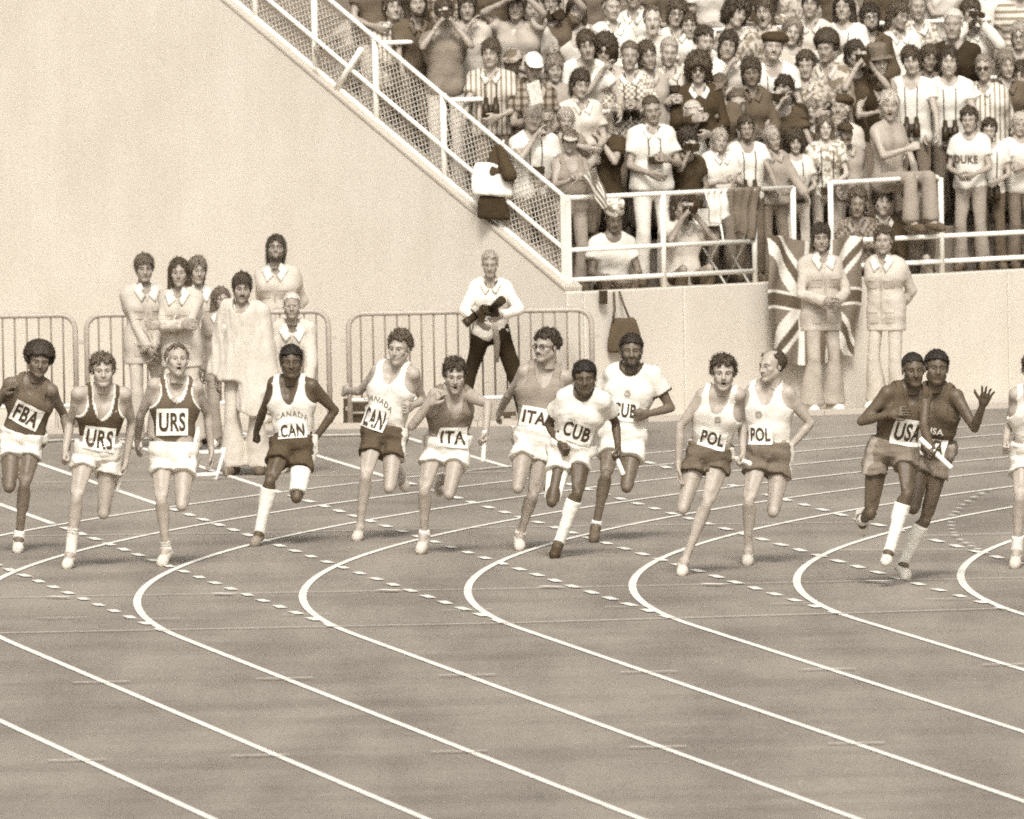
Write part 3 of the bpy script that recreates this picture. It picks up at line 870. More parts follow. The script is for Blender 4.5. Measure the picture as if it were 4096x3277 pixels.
        D, lo, ax = field(q, h, .04)
        folds(D, ax, fold, 57 + seed, freq=30, stretch=(1, 1, .6)); folds(D, ax, fold*.35, 58 + seed, freq=60, stretch=(.8, .8, .8))
        X, Y, Z = gridpts(ax); P = J['P'] + up*waist
        D = np.maximum(D, (X-np.float32(P[0]))*up[0] + (Y-np.float32(P[1]))*up[1] + (Z-np.float32(P[2]))*up[2])
        V, Q = surfnet(D, lo, h)
        return s.part(name, V, Q, cloth_mat(pattern), T(v))
    def shoe(s, i, v, sole=.35, h=None, stripe=None):
        J = s.J; h = h or min(s.h, .0105)
        A, Tt, heel, sl, d = foot_pts(J, i)
        sd = np.cross(d, sl)
        q = [(A + sl*.026 - d*.008, heel + sl*.004, .036, .034, .02), (heel + sl*.004, Tt - d*.05 + sl*.016, .034, .037, .03), (Tt - d*.06 + sl*.012 + sd*.010, Tt - d*.018 + sl*.016, .034, .028, .03),
             (A + d*.02 + sl*.02, Tt - d*.03 + sl*.006, .034, .025, .03)]
        D, lo, ax = field(q, h, .02)
        X, Y, Z = gridpts(ax)
        bt = heel + sl*.030
        D = np.maximum(D, (X-np.float32(bt[0]))*sl[0] + (Y-np.float32(bt[1]))*sl[1] + (Z-np.float32(bt[2]))*sl[2])
        V, Q = surfnet(D, lo, h)
        t = (V - bt) @ sl
        cols = np.where((t > -.014)[:, None], np.array(T(sole)), np.array(T(v)))
        if stripe is not None:
            a = (V - heel) @ d; m = (t < -.02) & (t > -.055) & (((a + .6*t)*38) % 1 < .42) & (a > .05) & (a < .14)
            cols[m] = np.array(T(stripe))
        return s.part('shoe', V, Q, cloth_mat('attr'), None, cols)
    def sock(s, i, v, frm, to=1.0, inf=.011, bands=None, h=None, name='sock'):
        J = s.J; K, A = J['K'][i], J['A'][i]; h = h or min(s.h, .009)
        q = leg_prims(J, i, s.g, inf)[2:]
        D, lo, ax = field(q, h, .02)
        X, Y, Z = gridpts(ax); d = unit(A - K); L = np.linalg.norm(A - K)
        t = (X-np.float32(K[0]))*d[0] + (Y-np.float32(K[1]))*d[1] + (Z-np.float32(K[2]))*d[2]
        D = np.maximum(D, np.maximum(frm*L - t, t - (to*L + .03)))
        V, Q = surfnet(D, lo, h)
        cols = col4(T(v), len(V)); tt = (V - K) @ d
        if bands is not None: cols[((tt - frm*L) < .06) & (((tt - frm*L)*50) % 1 < .5)] = np.array(T(bands))
        return s.part(name, V, Q, cloth_mat('attr'), None, cols)
    # ---- flat prints that follow the chest: a bib with lettering
    def print_on(s, uv, w, hgt, rot, text, letter_h, bib=None, ink=.045, cond=.72, parent=None, name='bib', arc=0.0, emblem=None, bold=.022, fit_w=None):
        J = s.J; lat, fr, up = torso_frame(J)
        c = on_plane(uv[0], uv[1], J['N'] - up*.25, fr) if not isinstance(uv[0], str) else None
        q = c - J['N']; cx, cz = q @ lat, q @ up
        a = math.radians(rot); ux = lat*math.cos(a) + up*math.sin(a); uy = -lat*math.sin(a) + up*math.cos(a)
        o0 = J['N'] + lat*cx + up*cz
        bvh = s.bvh(True)
        gx, gy = 29, 17
        rows, rhs = [], []; dep = np.full((gy, gx), np.nan)
        for jj, j in enumerate(np.linspace(-.5, .5, gy)):
            for ii, i in enumerate(np.linspace(-.5, .5, gx)):
                p = o0 + ux*i*w + uy*j*hgt + fr*.5
                hit = bvh.ray_cast(Vector(p), Vector(-fr))
                if hit[0] is not None and hit[3] < .62:
                    u, v = i*w, j*hgt
                    rows.append((1, u, v, u*u, u*v, v*v)); rhs.append(.5 - hit[3]); dep[jj, ii] = .5 - hit[3]
        rows = np.array(rows); rhs = np.array(rhs)
        if len(rows) < 12: return None
        co = np.linalg.lstsq(rows, rhs, rcond=None)[0]
        uu, vv = np.meshgrid(np.linspace(-.5, .5, gx)*w, np.linspace(-.5, .5, gy)*hgt)
        fit = co[0] + co[1]*uu + co[2]*vv + co[3]*uu*uu + co[4]*uu*vv + co[5]*vv*vv
        dep = np.where(np.isnan(dep), fit, np.maximum(dep, fit - .004))
        for _ in range(2):
            pd = np.pad(dep, 1, 'edge'); av = (pd[:-2, 1:-1] + pd[2:, 1:-1] + pd[1:-1, :-2] + pd[1:-1, 2:])/4
            dep = np.maximum(dep, av)
        off = .005
        def S(u, v, e=0.0):
            a_ = np.clip((u/w + .5)*(gx-1), 0, gx - 1.001); b_ = np.clip((v/hgt + .5)*(gy-1), 0, gy - 1.001)
            i0, j0 = int(a_), int(b_); fa, fb = a_ - i0, b_ - j0
            dd = (dep[j0, i0]*(1-fa) + dep[j0, i0+1]*fa)*(1-fb) + (dep[j0+1, i0]*(1-fa) + dep[j0+1, i0+1]*fa)*fb
            return o0 + ux*u + uy*v + fr*(dd + off + e)
        V, Fs, fm = [], [], []
        if bib is not None:
            nx, ny = 13, 9
            for j in range(ny):
                for i in range(nx):
                    u, v = (i/(nx-1) - .5)*w, (j/(ny-1) - .5)*hgt
                    wr = .0022*math.sin(u*70 + v*40 + cx*50) + .0016*math.sin(v*120 - u*30)
                    V.append(S(u, v, wr))
            for j in range(ny-1):
                for i in range(nx-1): Fs.append((j*nx+i, j*nx+i+1, (j+1)*nx+i+1, (j+1)*nx+i)); fm.append(0)
        if text:
            tv, tf = text_mesh(text, bold)
            mn, mx = tv.min(0), tv.max(0); sc = letter_h / (mx[1]-mn[1])
            tv = (tv - (mn+mx)/2) * sc; tv[:, 0] *= cond
            if fit_w: tv[:, 0] *= fit_w / (tv[:, 0].max() - tv[:, 0].min())
            b = len(V)
            for u, v in tv: V.append(S(u, v - arc*u*u, .0035))
            for f in tf: Fs.append(tuple(b + i for i in f)); fm.append(1)
        if emblem:
            for (eu, ev, er, n) in emblem:
                b = len(V)
                for ring in (er, er*.6):
                    for t in np.linspace(0, 2*math.pi, n, endpoint=False): V.append(S(eu + ring*math.cos(t), ev + ring*math.sin(t), .0035))
                for i in range(n): Fs.append((b+i, b+(i+1) % n, b+n+(i+1) % n, b+n+i)); fm.append(1)
        me = bpy.data.meshes.new(name)
        me.from_pydata((np.array(V) - s.root).tolist(), [], Fs)
        me.materials.append(plain('bib_cloth_%.2f' % (bib or .8), bib or .8, .8, .06, 30))
        me.materials.append(plain('bib_ink_%.2f' % ink, ink, .7, .1, 60))
        me.polygons.foreach_set('material_index', np.array(fm, np.int32))
        me.update()
        return link(name, me, parent if parent is not None else s.shirt[0])
    def glasses(s, dark=False):
        J = s.J; mb = MB()
        for sg in (-1, 1):
            c = [(sg*.033 + .021*math.cos(t), -.097 + .004*abs(math.cos(t)), .001 + .018*math.sin(t)) for t in np.linspace(0, 2*math.pi, 13)]
            mb.tube(c, .0028, 5, False)
            mb.tube([(sg*.054, -.093, .004), (sg*.078, -.02, .006), (sg*.08, .02, 0)], .0028, 5)
            if dark: mb.add([(sg*.033 + .019*math.cos(t), -.0965, .001 + .016*math.sin(t)) for t in np.linspace(0, 2*math.pi, 10, endpoint=False)], [tuple(range(10))])
        mb.tube([(-.013, -.101, .004), (.013, -.101, .004)], .0028, 5)
        V = (np.array(mb.v) * J['hs']) @ J['R'].T + J['hd'] - s.root
        mb.v = V.tolist()
        return mb.build('glasses', plain('dark_plastic', .03, .4), s.o)
    def headgear(s, kind, v, pattern='plain'):
        J = s.J; h = max(s.hh * 1.1, .0085)
        lo = np.array([-.17, -.24, -.06]); hi = np.array([.17, .18, .27]); n = np.ceil((hi-lo)/h).astype(int)+1
        ax = [(lo[i] + h*np.arange(n[i])).astype(np.float32) for i in range(3)]
        X, Y, Z = gridpts(ax)
        sh = ell(X, Y, Z, (0, .020, .036), (.094, .114, .105))
        if kind == 'cap':
            d = np.maximum(sh, .052 - Z + .15*Y); br = np.maximum(ell(X, Y, Z, (0, -.085, .05), (.08, .085, .2)), np.abs(Z - .054 - .12*(Y+.08)) - .006)
            d = np.minimum(d, np.maximum(br, Y + .05))
        elif kind == 'visor':
            d = np.maximum(np.maximum(ell(X, Y, Z, (0, .02, .04), (.088, .108, .2)), np.abs(Z - .062) - .02), -ell(X, Y, Z, (0, .02, .04), (.076, .096, .2)))
            br = np.maximum(ell(X, Y, Z, (0, -.085, .05), (.078, .085, .2)), np.abs(Z - .052 - .2*(Y+.08)) - .007); d = np.minimum(d, np.maximum(br, Y + .05))
        elif kind == 'hat':
            cr = np.maximum(ell(X, Y, Z, (0, .02, .05), (.095, .112, .30)), np.maximum(.04 - Z, Z - .165 + .5*X*X)); br = np.maximum(ell(X, Y, Z, (0, .02, .05), (.15, .165, .5)), np.abs(Z - .05 + 1.2*X*X) - .007)
            d = np.minimum(cr, br)
        elif kind == 'box_hat':
            d = np.maximum(ell(X, Y, Z, (0, .02, .05), (.098, .114, .5)), np.maximum(.045 - Z, Z - .15))
        elif kind == 'headband':
            d = np.maximum(np.maximum(ell(X, Y, Z, (0, .02, .04), (.092, .112, .3)), np.abs(Z - .07) - .022), -ell(X, Y, Z, (0, .02, .04), (.08, .1, .3)))
        else:   # beret
            d = np.maximum(ell(X, Y, Z, (.01, .02, .075), (.118, .125, .062)), .045 - Z)
        D = np.broadcast_to(d, tuple(n)).astype(np.float32).copy()
        if kind != 'headband': folds(D, ax, .002, 3, 60)
        V, Q = surfnet(D, lo, h)
        V = (V * J['hs']) @ J['R'].T + J['hd']
        return s.part({'box_hat': 'hat', 'headband': 'headband'}.get(kind, kind), V, Q, cloth_mat(pattern), T(v))

TEXTS = {}
def text_mesh(t, bold):
    k = (t, bold)
    if k in TEXTS: return TEXTS[k]
    cu = bpy.data.curves.new('lettering', 'FONT'); cu.body = t; cu.size = 1.0; cu.offset = bold; cu.resolution_u = 4
    cu.space_character = 1.08
    ob = bpy.data.objects.new('lettering', cu); COL.objects.link(ob)
    dg = bpy.context.evaluated_depsgraph_get()
    me = bpy.data.meshes.new_from_object(ob.evaluated_get(dg))
    bm = bmesh.new(); bm.from_mesh(me); bmesh.ops.triangulate(bm, faces=bm.faces[:])
    for _ in range(3):
        el = [e for e in bm.edges if e.calc_length() > .16]
        if el: bmesh.ops.subdivide_edges(bm, edges=el, cuts=1); bmesh.ops.triangulate(bm, faces=[x for x in bm.faces if len(x.verts) > 3])
    bm.to_mesh(me); bm.free()
    v = np.array([p.co[:2] for p in me.vertices]); f = [tuple(p.vertices) for p in me.polygons]
    bpy.data.objects.remove(ob); bpy.data.curves.remove(cu); bpy.data.meshes.remove(me)
    TEXTS[k] = (v, f)
    return TEXTS[k]
# ================================================================ the setting
def concrete(name, v, scale=1.0, grain=.20, streak=.5):
    m, nt, b = new_mat(name)
    tc = nd(nt, 'ShaderNodeTexCoord')
    n1 = noise(nt, 95*scale, 2, .7, vec=tc.outputs['Object'])
    n2 = noise(nt, 1.1*scale, 4, .6, vec=tc.outputs['Object'])
    mp = nd(nt, 'ShaderNodeMapping'); mp.inputs['Scale'].default_value = (6, 6, .35); nt.links.new(tc.outputs['Object'], mp.inputs[0])
    n3 = noise(nt, .9, 3, .6, vec=mp.outputs[0])
    r1 = ramp(nt, n1.outputs[0], [(.28, T(v*(1-grain))), (.72, T(v*(1+grain)))])
    r2 = ramp(nt, n2.outputs[0], [(.3, (.90, .89, .87, 1)), (.7, (1, 1, 1, 1))])
    r3 = ramp(nt, n3.outputs[0], [(.35, (1 - .09*streak, 1 - .1*streak, 1 - .11*streak, 1)), (.65, (1, 1, 1, 1))])
    c = mixc(nt, 1.0, r1.outputs[0], r2.outputs[0], 'MULTIPLY'); c = mixc(nt, 1.0, c, r3.outputs[0], 'MULTIPLY')
    nt.links.new(c, b.inputs['Base Color']); b.inputs['Roughness'].default_value = .9; b.inputs['Specular IOR Level'].default_value = .2
    bump(nt, b, n1.outputs[0], .35, .006)
    return m
M_wall = concrete('concrete_wall', .60, 1.0, .13, .35)
M_tier = concrete('concrete_tier', .22)
M_apron = concrete('concrete_apron', .50, 1.0, .20, 0)
M_kerb = concrete('concrete_kerb', .45, 1.0, .1, 0)
def track_mat():
    m, nt, b = new_mat('track_rubber')
    tc = nd(nt, 'ShaderNodeTexCoord')
    n1 = noise(nt, 42, 2, .8, vec=tc.outputs['Object'])
    mp = nd(nt, 'ShaderNodeMapping'); mp.inputs['Scale'].default_value = (1.2, .12, 1); nt.links.new(tc.outputs['Object'], mp.inputs[0])
    n2 = noise(nt, 1.0, 5, .62, vec=mp.outputs[0])
    mp3 = nd(nt, 'ShaderNodeMapping'); mp3.inputs['Scale'].default_value = (.45, .5, 1); nt.links.new(tc.outputs['Object'], mp3.inputs[0])
    n3 = noise(nt, 1.0, 4, .6, vec=mp3.outputs[0])
    r1 = ramp(nt, n1.outputs[0], [(.25, (.198, .171, .139, 1)), (.75, (.415, .360, .298, 1))])
    r2 = ramp(nt, n2.outputs[0], [(.34, (.74, .735, .73, 1)), (.62, (1, 1, 1, 1))])
    r3 = ramp(nt, n3.outputs[0], [(.36, (.80, .795, .79, 1)), (.56, (1, 1, 1, 1))])
    c = mixc(nt, 1.0, r1.outputs[0], r2.outputs[0], 'MULTIPLY'); c = mixc(nt, 1.0, c, r3.outputs[0], 'MULTIPLY')
    nt.links.new(c, b.inputs['Base Color']); b.inputs['Roughness'].default_value = .85; b.inputs['Specular IOR Level'].default_value = .25
    bump(nt, b, n1.outputs[0], .5, .004)
    return m
M_track = track_mat()
M_line = plain('line_paint', .74, .8, .16, 9)
M_thin = plain('thin_line_paint', .60, .8, .16, 12)
M_white = plain('white_pipe_paint', .80, .45, .05, 12)
M_galv = plain('galvanised_pipe', .36, .45, .10, 20)
M_bars = plain('barrier_bar', .17, .5, .10, 20)
M_wire = plain('chain_link_wire', .62, .5, .06, 30)
M_dark = plain('dark_vinyl', .035, .5, .2, 25)

def sheet(name, pts, z, mat, parent=None):
    me = bpy.data.meshes.new(name); me.from_pydata([(p[0], p[1], z) for p in pts], [], [tuple(range(len(pts)))])
    me.materials.append(mat); me.update()
    if me.polygons[0].normal.z < 0: me.flip_normals()
    return link(name, me, parent)
g_ = sheet('ground', [(-400, -60), (400, -60), (400, 700), (-400, 700)], 0.0, M_apron); tag(g_, 'pale concrete apron around the running track', kind='structure')
BORD = [ground(0, 1742), ground(1911, 1709), ground(2583, 1690), ground(3300, 1663), ground(4096, 1632)]
bl = BORD[0] + (BORD[0]-BORD[1]) * 8; br = BORD[4] + (BORD[4]-BORD[3]) * 8
poly = [bl] + BORD + [br, (60, 20, 0), (-60, 20, 0)]
track = sheet('track', poly, .004, M_track); tag(track, 'grey brown synthetic running track with painted lanes', kind='structure')
kb = MB(); pl = [bl] + BORD + [br]
for a, b in zip(pl[:-1], pl[1:]):
    d = unit(np.array(b) - np.array(a)); nn = np.array([-d[1], d[0], 0])
    a2, b2 = np.array(a) + nn*.09, np.array(b) + nn*.09
    kb.obox((a2+b2)/2 + np.array([0, 0, .02]), d, nn, (0, 0, 1), np.linalg.norm(b2-a2)/2 - .004, .08, .03)
ko = kb.build('kerb', M_kerb); tag(ko, 'low concrete kerb along the outer edge of the track', kind='structure')

# lanes: concentric bends running into straights, and the sprint straight carried on across the bend as dashes
ANG, R0, LW = 0.139017929, 42.6, 1.22
BP = np.array([-1.16204160, 140.427767]); A_ = np.array([-math.sin(ANG), math.cos(ANG)]); N_ = np.array([math.cos(ANG), math.sin(ANG)]); CC = BP + N_*R0
def strip(name, pts, w, z, mat, parent):
    pts = [np.array(p[:2], float) for p in pts]; V = []
    for i, p in enumerate(pts):
        d = unit(pts[min(i+1, len(pts)-1)] - pts[max(i-1, 0)]); n = np.array([-d[1], d[0]])
        V += [(*(p + n*w/2), z), (*(p - n*w/2), z)]
    Fs = [(2*i, 2*i+1, 2*i+3, 2*i+2) for i in range(len(pts)-1)]
    me = bpy.data.meshes.new(name); me.from_pydata(V, [], Fs); me.materials.append(mat); me.update()
    if me.polygons[0].normal.z < 0: me.flip_normals()
    return link(name, me, parent)
bx0, bd = BORD, None
def inside_track(p):
    px = [q[0] for q in pl]; py = [q[1] for q in pl]
    return p[1] < np.interp(p[0], px, py) - .03
dash_me = bpy.data.meshes.new('lane_dash'); dash_me.from_pydata([(-.035, -.22, 0), (.035, -.22, 0), (.035, .22, 0), (-.035, .22, 0)], [], [(0, 1, 2, 3)]); dash_me.materials.append(M_line)
for k in range(3, -6, -1):
    Rk = R0 + k*LW
    pts = [BP - N_*k*LW - A_*t for t in np.linspace(70, 2, 12)]
    for a in np.linspace(0, 1.05, 90):
        p = CC + Rk*(-N_*math.cos(a) + A_*math.sin(a))
        if not inside_track(p): break
        pts.append(p)
    strip('lane_line', pts, .057, .010 if k > -5 else .010, M_line, track)
    # extension of the straight
    t = 1.2; sol = []
    while t < 60:
        p = BP - N_*k*LW + A_*t
        if not inside_track(p): break
        if np.linalg.norm(p - CC) < R0 + 3*LW - .1:
            if sol == [] and t > 1.0 and abs(p[0]) < 6.0:
                o = link('lane_dash', dash_me, track, (p[0], p[1], .012)); o.rotation_euler = (0, 0, ANG + .02*math.sin(t*9.1 + k)); o.scale = (1, .95 + .12*math.sin(t*7 + k), 1)
            t += .95
        else:
            sol.append(p); t += .5
    if len(sol) > 2: strip('sprint_lane_line', sol, .065, .008, M_line, track)
def pxline(name, pts, w, mat, z=.016): strip(name, [ground(*p) for p in pts], w, z, mat, track)
for i, l in enumerate([[(-60, 2152), (1052, 2137), (2048, 2114), (3072, 2099), (3420, 2095)], [(-60, 2398), (2048, 2361), (4150, 2316)], [(-60, 2541), (2048, 2499), (4020, 2441)],
          [(60, 1939), (618, 1927), (1437, 1906), (2026, 1894)], [(3700, 2151), (4150, 2138)], [(3357, 2208), (3927, 2206)], [(1874, 1887), (2330, 1846)]]):
    pxline('thin_cross_line', l, .03 if i != 2 else .04, M_thin, .014 + .001*i)
pxline('border_line', [(-60, 1784), (250, 1768), (1290, 1750), (1640, 1742)], .14, M_line, .0215)
for row in ([(404, 2739), (1140, 2724), (1871, 2711), (2594, 2698), (3311, 2687), (4043, 2668)], [(309, 3052), (1040, 3033), (1838, 3017), (2632, 2999), (3425, 2984)]):
    for x, y in row: pxline('tick_mark', [(x - 114, y + 2), (x + 114, y - 2)], .05, M_thin, .0225)
for x, y in ((250, 2472+10), (620, 2486), (1218, 2468), (1872, 2450), (2520, 2437), (3180, 2424), (3800, 2406)): pxline('tick_mark', [(x - 100, y + 2), (x + 100, y - 2)], .03, M_thin, .0235)
for x, y in ((237, 2399), (897, 2386), (1556, 2372), (2205, 2358), (2855, 2348), (3510, 2336)): pxline('tick_mark', [(x - 15, y + 1), (x + 15, y - 1)], .22, M_line, .0245)
for x, y in ((1850, 780), (1800, 810), (1735, 842), (1685, 875), (1640, 905), (1610, 935), (1580, 965), (1555, 995), (1545, 1022), (1543, 1052), (1545, 1080), (1548, 1110), (1560, 1140), (1580, 1165), (1620, 1200), (1665, 1228), (1715, 1255), (1770, 1280), (1835, 1312)):
    sx, sy = 3072 + x*.475, 1600 + y*.475
    pxline('dot_mark', [(sx - 9, sy + .3), (sx + 9, sy - .3)], .13, M_line, .0255)

# ---- grandstand: a corner seen from outside; the front wall runs back to the right, the side wall back to the left
C0 = ground(2270, 1172, 1.15); C0b = np.array([C0[0], C0[1], 0.])
TH = math.radians(44); WV = np.array([math.cos(TH), math.sin(TH), 0]); BV = np.array([-math.sin(TH), math.cos(TH), 0]); ZV = np.array([0, 0, 1.])
SLOPE, ROWD, ROWH, PLAT = .588, .70, .412, 1.12
def sp(w, t, z): return C0b + WV*w + BV*t + ZV*z
stand = empty('grandstand', tuple(C0b)); tag(stand, 'pale concrete grandstand with stepped tiers behind a low front wall', 'grandstand')
def slab(name, w0, w1, t0, t1, z0, z1, mat, z0b=None, z1b=None):
    V = [sp(w, t, z) for z in (0, 1) for t in (0, 1) for w in (0, 1)]
    zz = {(0, 0): z0, (0, 1): z1, (1, 0): z0 if z0b is None else z0b, (1, 1): z1 if z1b is None else z1b}
    V = [sp((w0, w1)[w], (t0, t1)[t], zz[(t, z)]) - C0b for z in (0, 1) for t in (0, 1) for w in (0, 1)]
    me = bpy.data.meshes.new(name); me.from_pydata([tuple(v) for v in V], [], [(0, 2, 3, 1), (4, 5, 7, 6), (0, 1, 5, 4), (1, 3, 7, 5), (3, 2, 6, 7), (2, 0, 4, 6)])
    me.materials.append(mat); me.update()
    bm = bmesh.new(); bm.from_mesh(me); bmesh.ops.bevel(bm, geom=bm.edges[:], offset=.008, segments=1, affect='EDGES', clamp_overlap=True); bm.to_mesh(me); bm.free()
    return link(name, me, stand)
j1 = float((on_plane(2739, 1400, C0, BV) - C0) @ WV); j2 = float((on_plane(4035, 1300, C0, BV) - C0) @ WV)
for a, b in ((.205, j1), (j1, j2), (j2, j2 + 4.1), (j2 + 4.1, j2 + 8.2)):
    slab('wall_panel', a + .004, b - .004, 0, .24, -.05, 1.15, M_wall)
side = slab('side_wall', 0, .20, 0, 16, -.05, 1.15, M_wall, None, 1.15 + SLOPE*16)
slab('coping', -.012, .212, .02, 16, 1.151 + SLOPE*.02, 1.195 + SLOPE*.02, M_kerb, 1.151 + SLOPE*16, 1.195 + SLOPE*16)
for r in range(0, 12):
    slab('tier', .205, 18, .245 + ROWD*r, .245 + ROWD*(r+1) - .003, 0 if r == 0 else PLAT + ROWH*(r-1) - .3, PLAT + ROWH*r, M_tier)

# ---- chain-link fence up the side wall
FO = .09
FP = C0 + WV*FO
fp_ = lambda u, v: on_plane(u, v, FP, WV)
def tz(u, v): p = fp_(u, v); return float((p - C0b) @ BV), float(p[2])
tA, zA = tz(2262, 789); tB, zB = tz(1500, 148)
sl_top = (zB - zA) / (tB - tA)
topz = lambda t: zA + sl_top*(t - tA)
fence = empty('chain_link_fence', tuple(sp(FO, 0, 1.15))); tag(fence, 'white pipe and chain link fence climbing the sloping side wall', 'fence')
org = sp(FO, 0, 1.15)
def fpart(name, mb, mat): return mb.build(name, mat, fence, None, None, origin=org)
post_t = [tz(x, y)[0] for x, y in ((1500, 148), (1772, 357), (1262, 306), (1022, 97))] + [6.1, 7.4]
m = MB(); m.obox(sp(FO, tA, (1.15 + zA + .01)/2), WV, BV, ZV, .033, .033, (zA + .01 - 1.13)/2 ); fpart('corner_post', m, M_white)
for t in post_t:
    m = MB(); m.tube([sp(FO, t, topz(t) - .90), sp(FO, t, topz(t) + .01)], .030, 10); fpart('post', m, M_white)
m = MB(); ts = tz(2013, 935)[0]; m.tube([sp(FO - .03, ts, topz(ts) - .88), sp(FO - .03, ts, topz(ts) - .68)], .022, 8); fpart('short_post', m, M_white)
for nm, dz in (('top_rail', 0.0), ('middle_rail', -.475), ('lower_rail', -.745)):
    m = MB(); m.tube([sp(FO - .012, tA, topz(tA) + dz), sp(FO - .012, 9.0, topz(9.0) + dz)], .021, 8); fpart(nm, m, M_white)
m = MB(); a = on_plane(1445, 195, FP - WV*.05, WV); b = on_plane(1332, 375, FP - WV*.05, WV); m.tube([a, b], .026, 8); fpart('brace', m, M_white)
m = MB()   # the wire: two families at 45 degrees to the slope
phi = math.atan(sl_top); lo_, hi_ = -.86, -.015
for fam in (1, -1):
    an = phi + fam*math.radians(45); dx, dz = math.cos(an), math.sin(an)
    rel = dz - sl_top*dx              # change of height above the slope per unit length
    pitch = .046*math.sqrt(1 + sl_top**2)/abs(math.sin(math.radians(45)))*.72
    n = int(10/pitch)
    for i in range(-40, n + 40):
        t0 = tA + i*pitch             # crosses the low edge at t0
        L = (hi_ - lo_)/rel
        e0 = (t0, topz(t0) + lo_); e1 = (t0 + dx*L, topz(t0) + lo_ + dz*L)
        (ta, za), (tb, zb) = (e0, e1) if e0[0] < e1[0] else (e1, e0)
        if tb < tA + .02 or ta > 9: continue
        if ta < tA + .02: s_ = (tA + .02 - ta)/(tb - ta); za += (zb-za)*s_; ta = tA + .02
        if tb > 9: s_ = (9 - ta)/(tb - ta); zb = za + (zb-za)*s_; tb = 9
        m.tube([sp(FO + .014 + .004*fam, ta, za), sp(FO + .014 + .004*fam, tb, zb)], .0042, 4, False)
wo_ = fpart('chain_link', m, M_wire); wo_['kind'] = 'stuff'

# ---- front railing on the wall
def railing(label, posts, rails, pad=None):
    o = empty('railing', tuple(sp(posts[0][0], .1, 1.15))); tag(o, label, 'railing', 'white pipe railings of the grandstand')
    og = sp(posts[0][0], .1, 1.15)
    for w, t, z0, z1, r in posts:
        m = MB(); m.tube([sp(w, t, z0), sp(w, t, z1)], r, 10); m.build('post', M_white, o, origin=og)
    for pts in rails:
        m = MB(); m.tube([sp(*p) for p in pts], .021, 8); m.build('rail', M_white, o, origin=og)
    return o
RT = .11
def wx(u, v=900, t=RT): return float((on_plane(u, v, C0 + BV*t, BV) - C0) @ WV)
w1, w2, w3, w4, w5 = (wx(x) for x in (2652, 3017, 3174, 3324, 3765)); w6 = wx(4210)
railing('white three bar railing from the fence corner to the Union Jack flag', [(w, RT, 1.14, 2.0, .026) for w in (w1, w2, w3)],
        [[(FO + .03, RT, z), (w3, RT, z)] for z in (1.995,)] + [[(FO + .03, RT, z), (w2 + .02, RT, z)] for z in (1.526, 1.257)])
railing('white railing with bent top rail in front of the standing spectators', [(w, RT, 1.14, z, .026) for w, z in ((w4, 2.02), (w5, 2.02), (w6, 1.6))],
        [[(w4, RT, 2.02), (w4 + .2, RT, 2.02), (w5 - .05, RT, 2.03), (w5, RT, 2.0), (w5, RT, 1.95)]] + [[(w4, RT, z), (17.5, RT, z)] for z in (1.487, 1.257)])
for t, lab, z in ((1.56, 'white crowd rail crossing the lower rows of the stand', None), (2.435, 'white crowd rail crossing the middle rows of the stand', None), (4.0, 'white crowd rail crossing the upper rows of the stand', None)):
    z = topz(t)
    railing(lab, [(w, t, z - .85, z, .022) for w in (1.9, 4.3, 6.7, 9.1)], [[(FO, t, z), (17, t, z)]])

# ---- crowd-control barriers
def barrier(x0, y_px, Y, label, L=2.16, tilt=0.0):
    p = at_y(x0, y_px, Y); top = p[2]
    o = empty('crowd_barrier', (p[0], Y, 0)); tag(o, label, 'barrier', 'steel barriers along the concrete wall')
    o.rotation_euler = (0, 0, tilt)
    rr = .13; h0, h1 = .24, top
    def fr(a0, a1, cx, cz): return [(cx + rr*math.cos(a), 0, cz + rr*math.sin(a)) for a in np.linspace(a0, a1, 7)]
    pts = [(0, 0, .03)] + fr(math.pi, math.pi/2, rr, h1 - rr) + fr(math.pi/2, 0, L - rr, h1 - rr) + [(L, 0, .03)]
    m = MB(); m.tube(pts, .024, 8); m.build('frame', M_galv, o)
    m = MB(); m.tube([(0, 0, h0), (L, 0, h0)], .019, 8); m.build('bottom_rail', M_white, o)
    nb = int(L/.108)
    m = MB(); m.tube([(0, 0, h0 + .01), (0, 0, h1 - .012)], .0098, 6)
    for i in range(1, nb):
        b = m.build('bar', M_bars, o) if i == 1 else link('bar', b.data, o)
        b.location = (i*L/nb, 0, 0)
    for x in (.18, L - .18):
        m = MB(); m.tube([(x, -.28, .02), (x, -.1, .05), (x, 0, .20), (x, .1, .05), (x, .28, .02)], .014, 6); m.build('foot', M_galv, o)
    for x in (-.045, L + .045):
        m = MB(); m.obox((x, 0, h1 - .24), (1, 0, 0), (0, 1, 0), (0, 0, 1), .028, .008, .014); m.build('hook', M_galv, o)
    return o
barrier(-668, 1278, 176.6, 'steel crowd barrier behind the front runner with the big round hair')
barrier(345, 1262, 176.65, 'steel crowd barrier behind the group in pale jackets')
barrier(1393, 1256, 176.7, 'steel crowd barrier with a photographer leaning on it', 2.17)
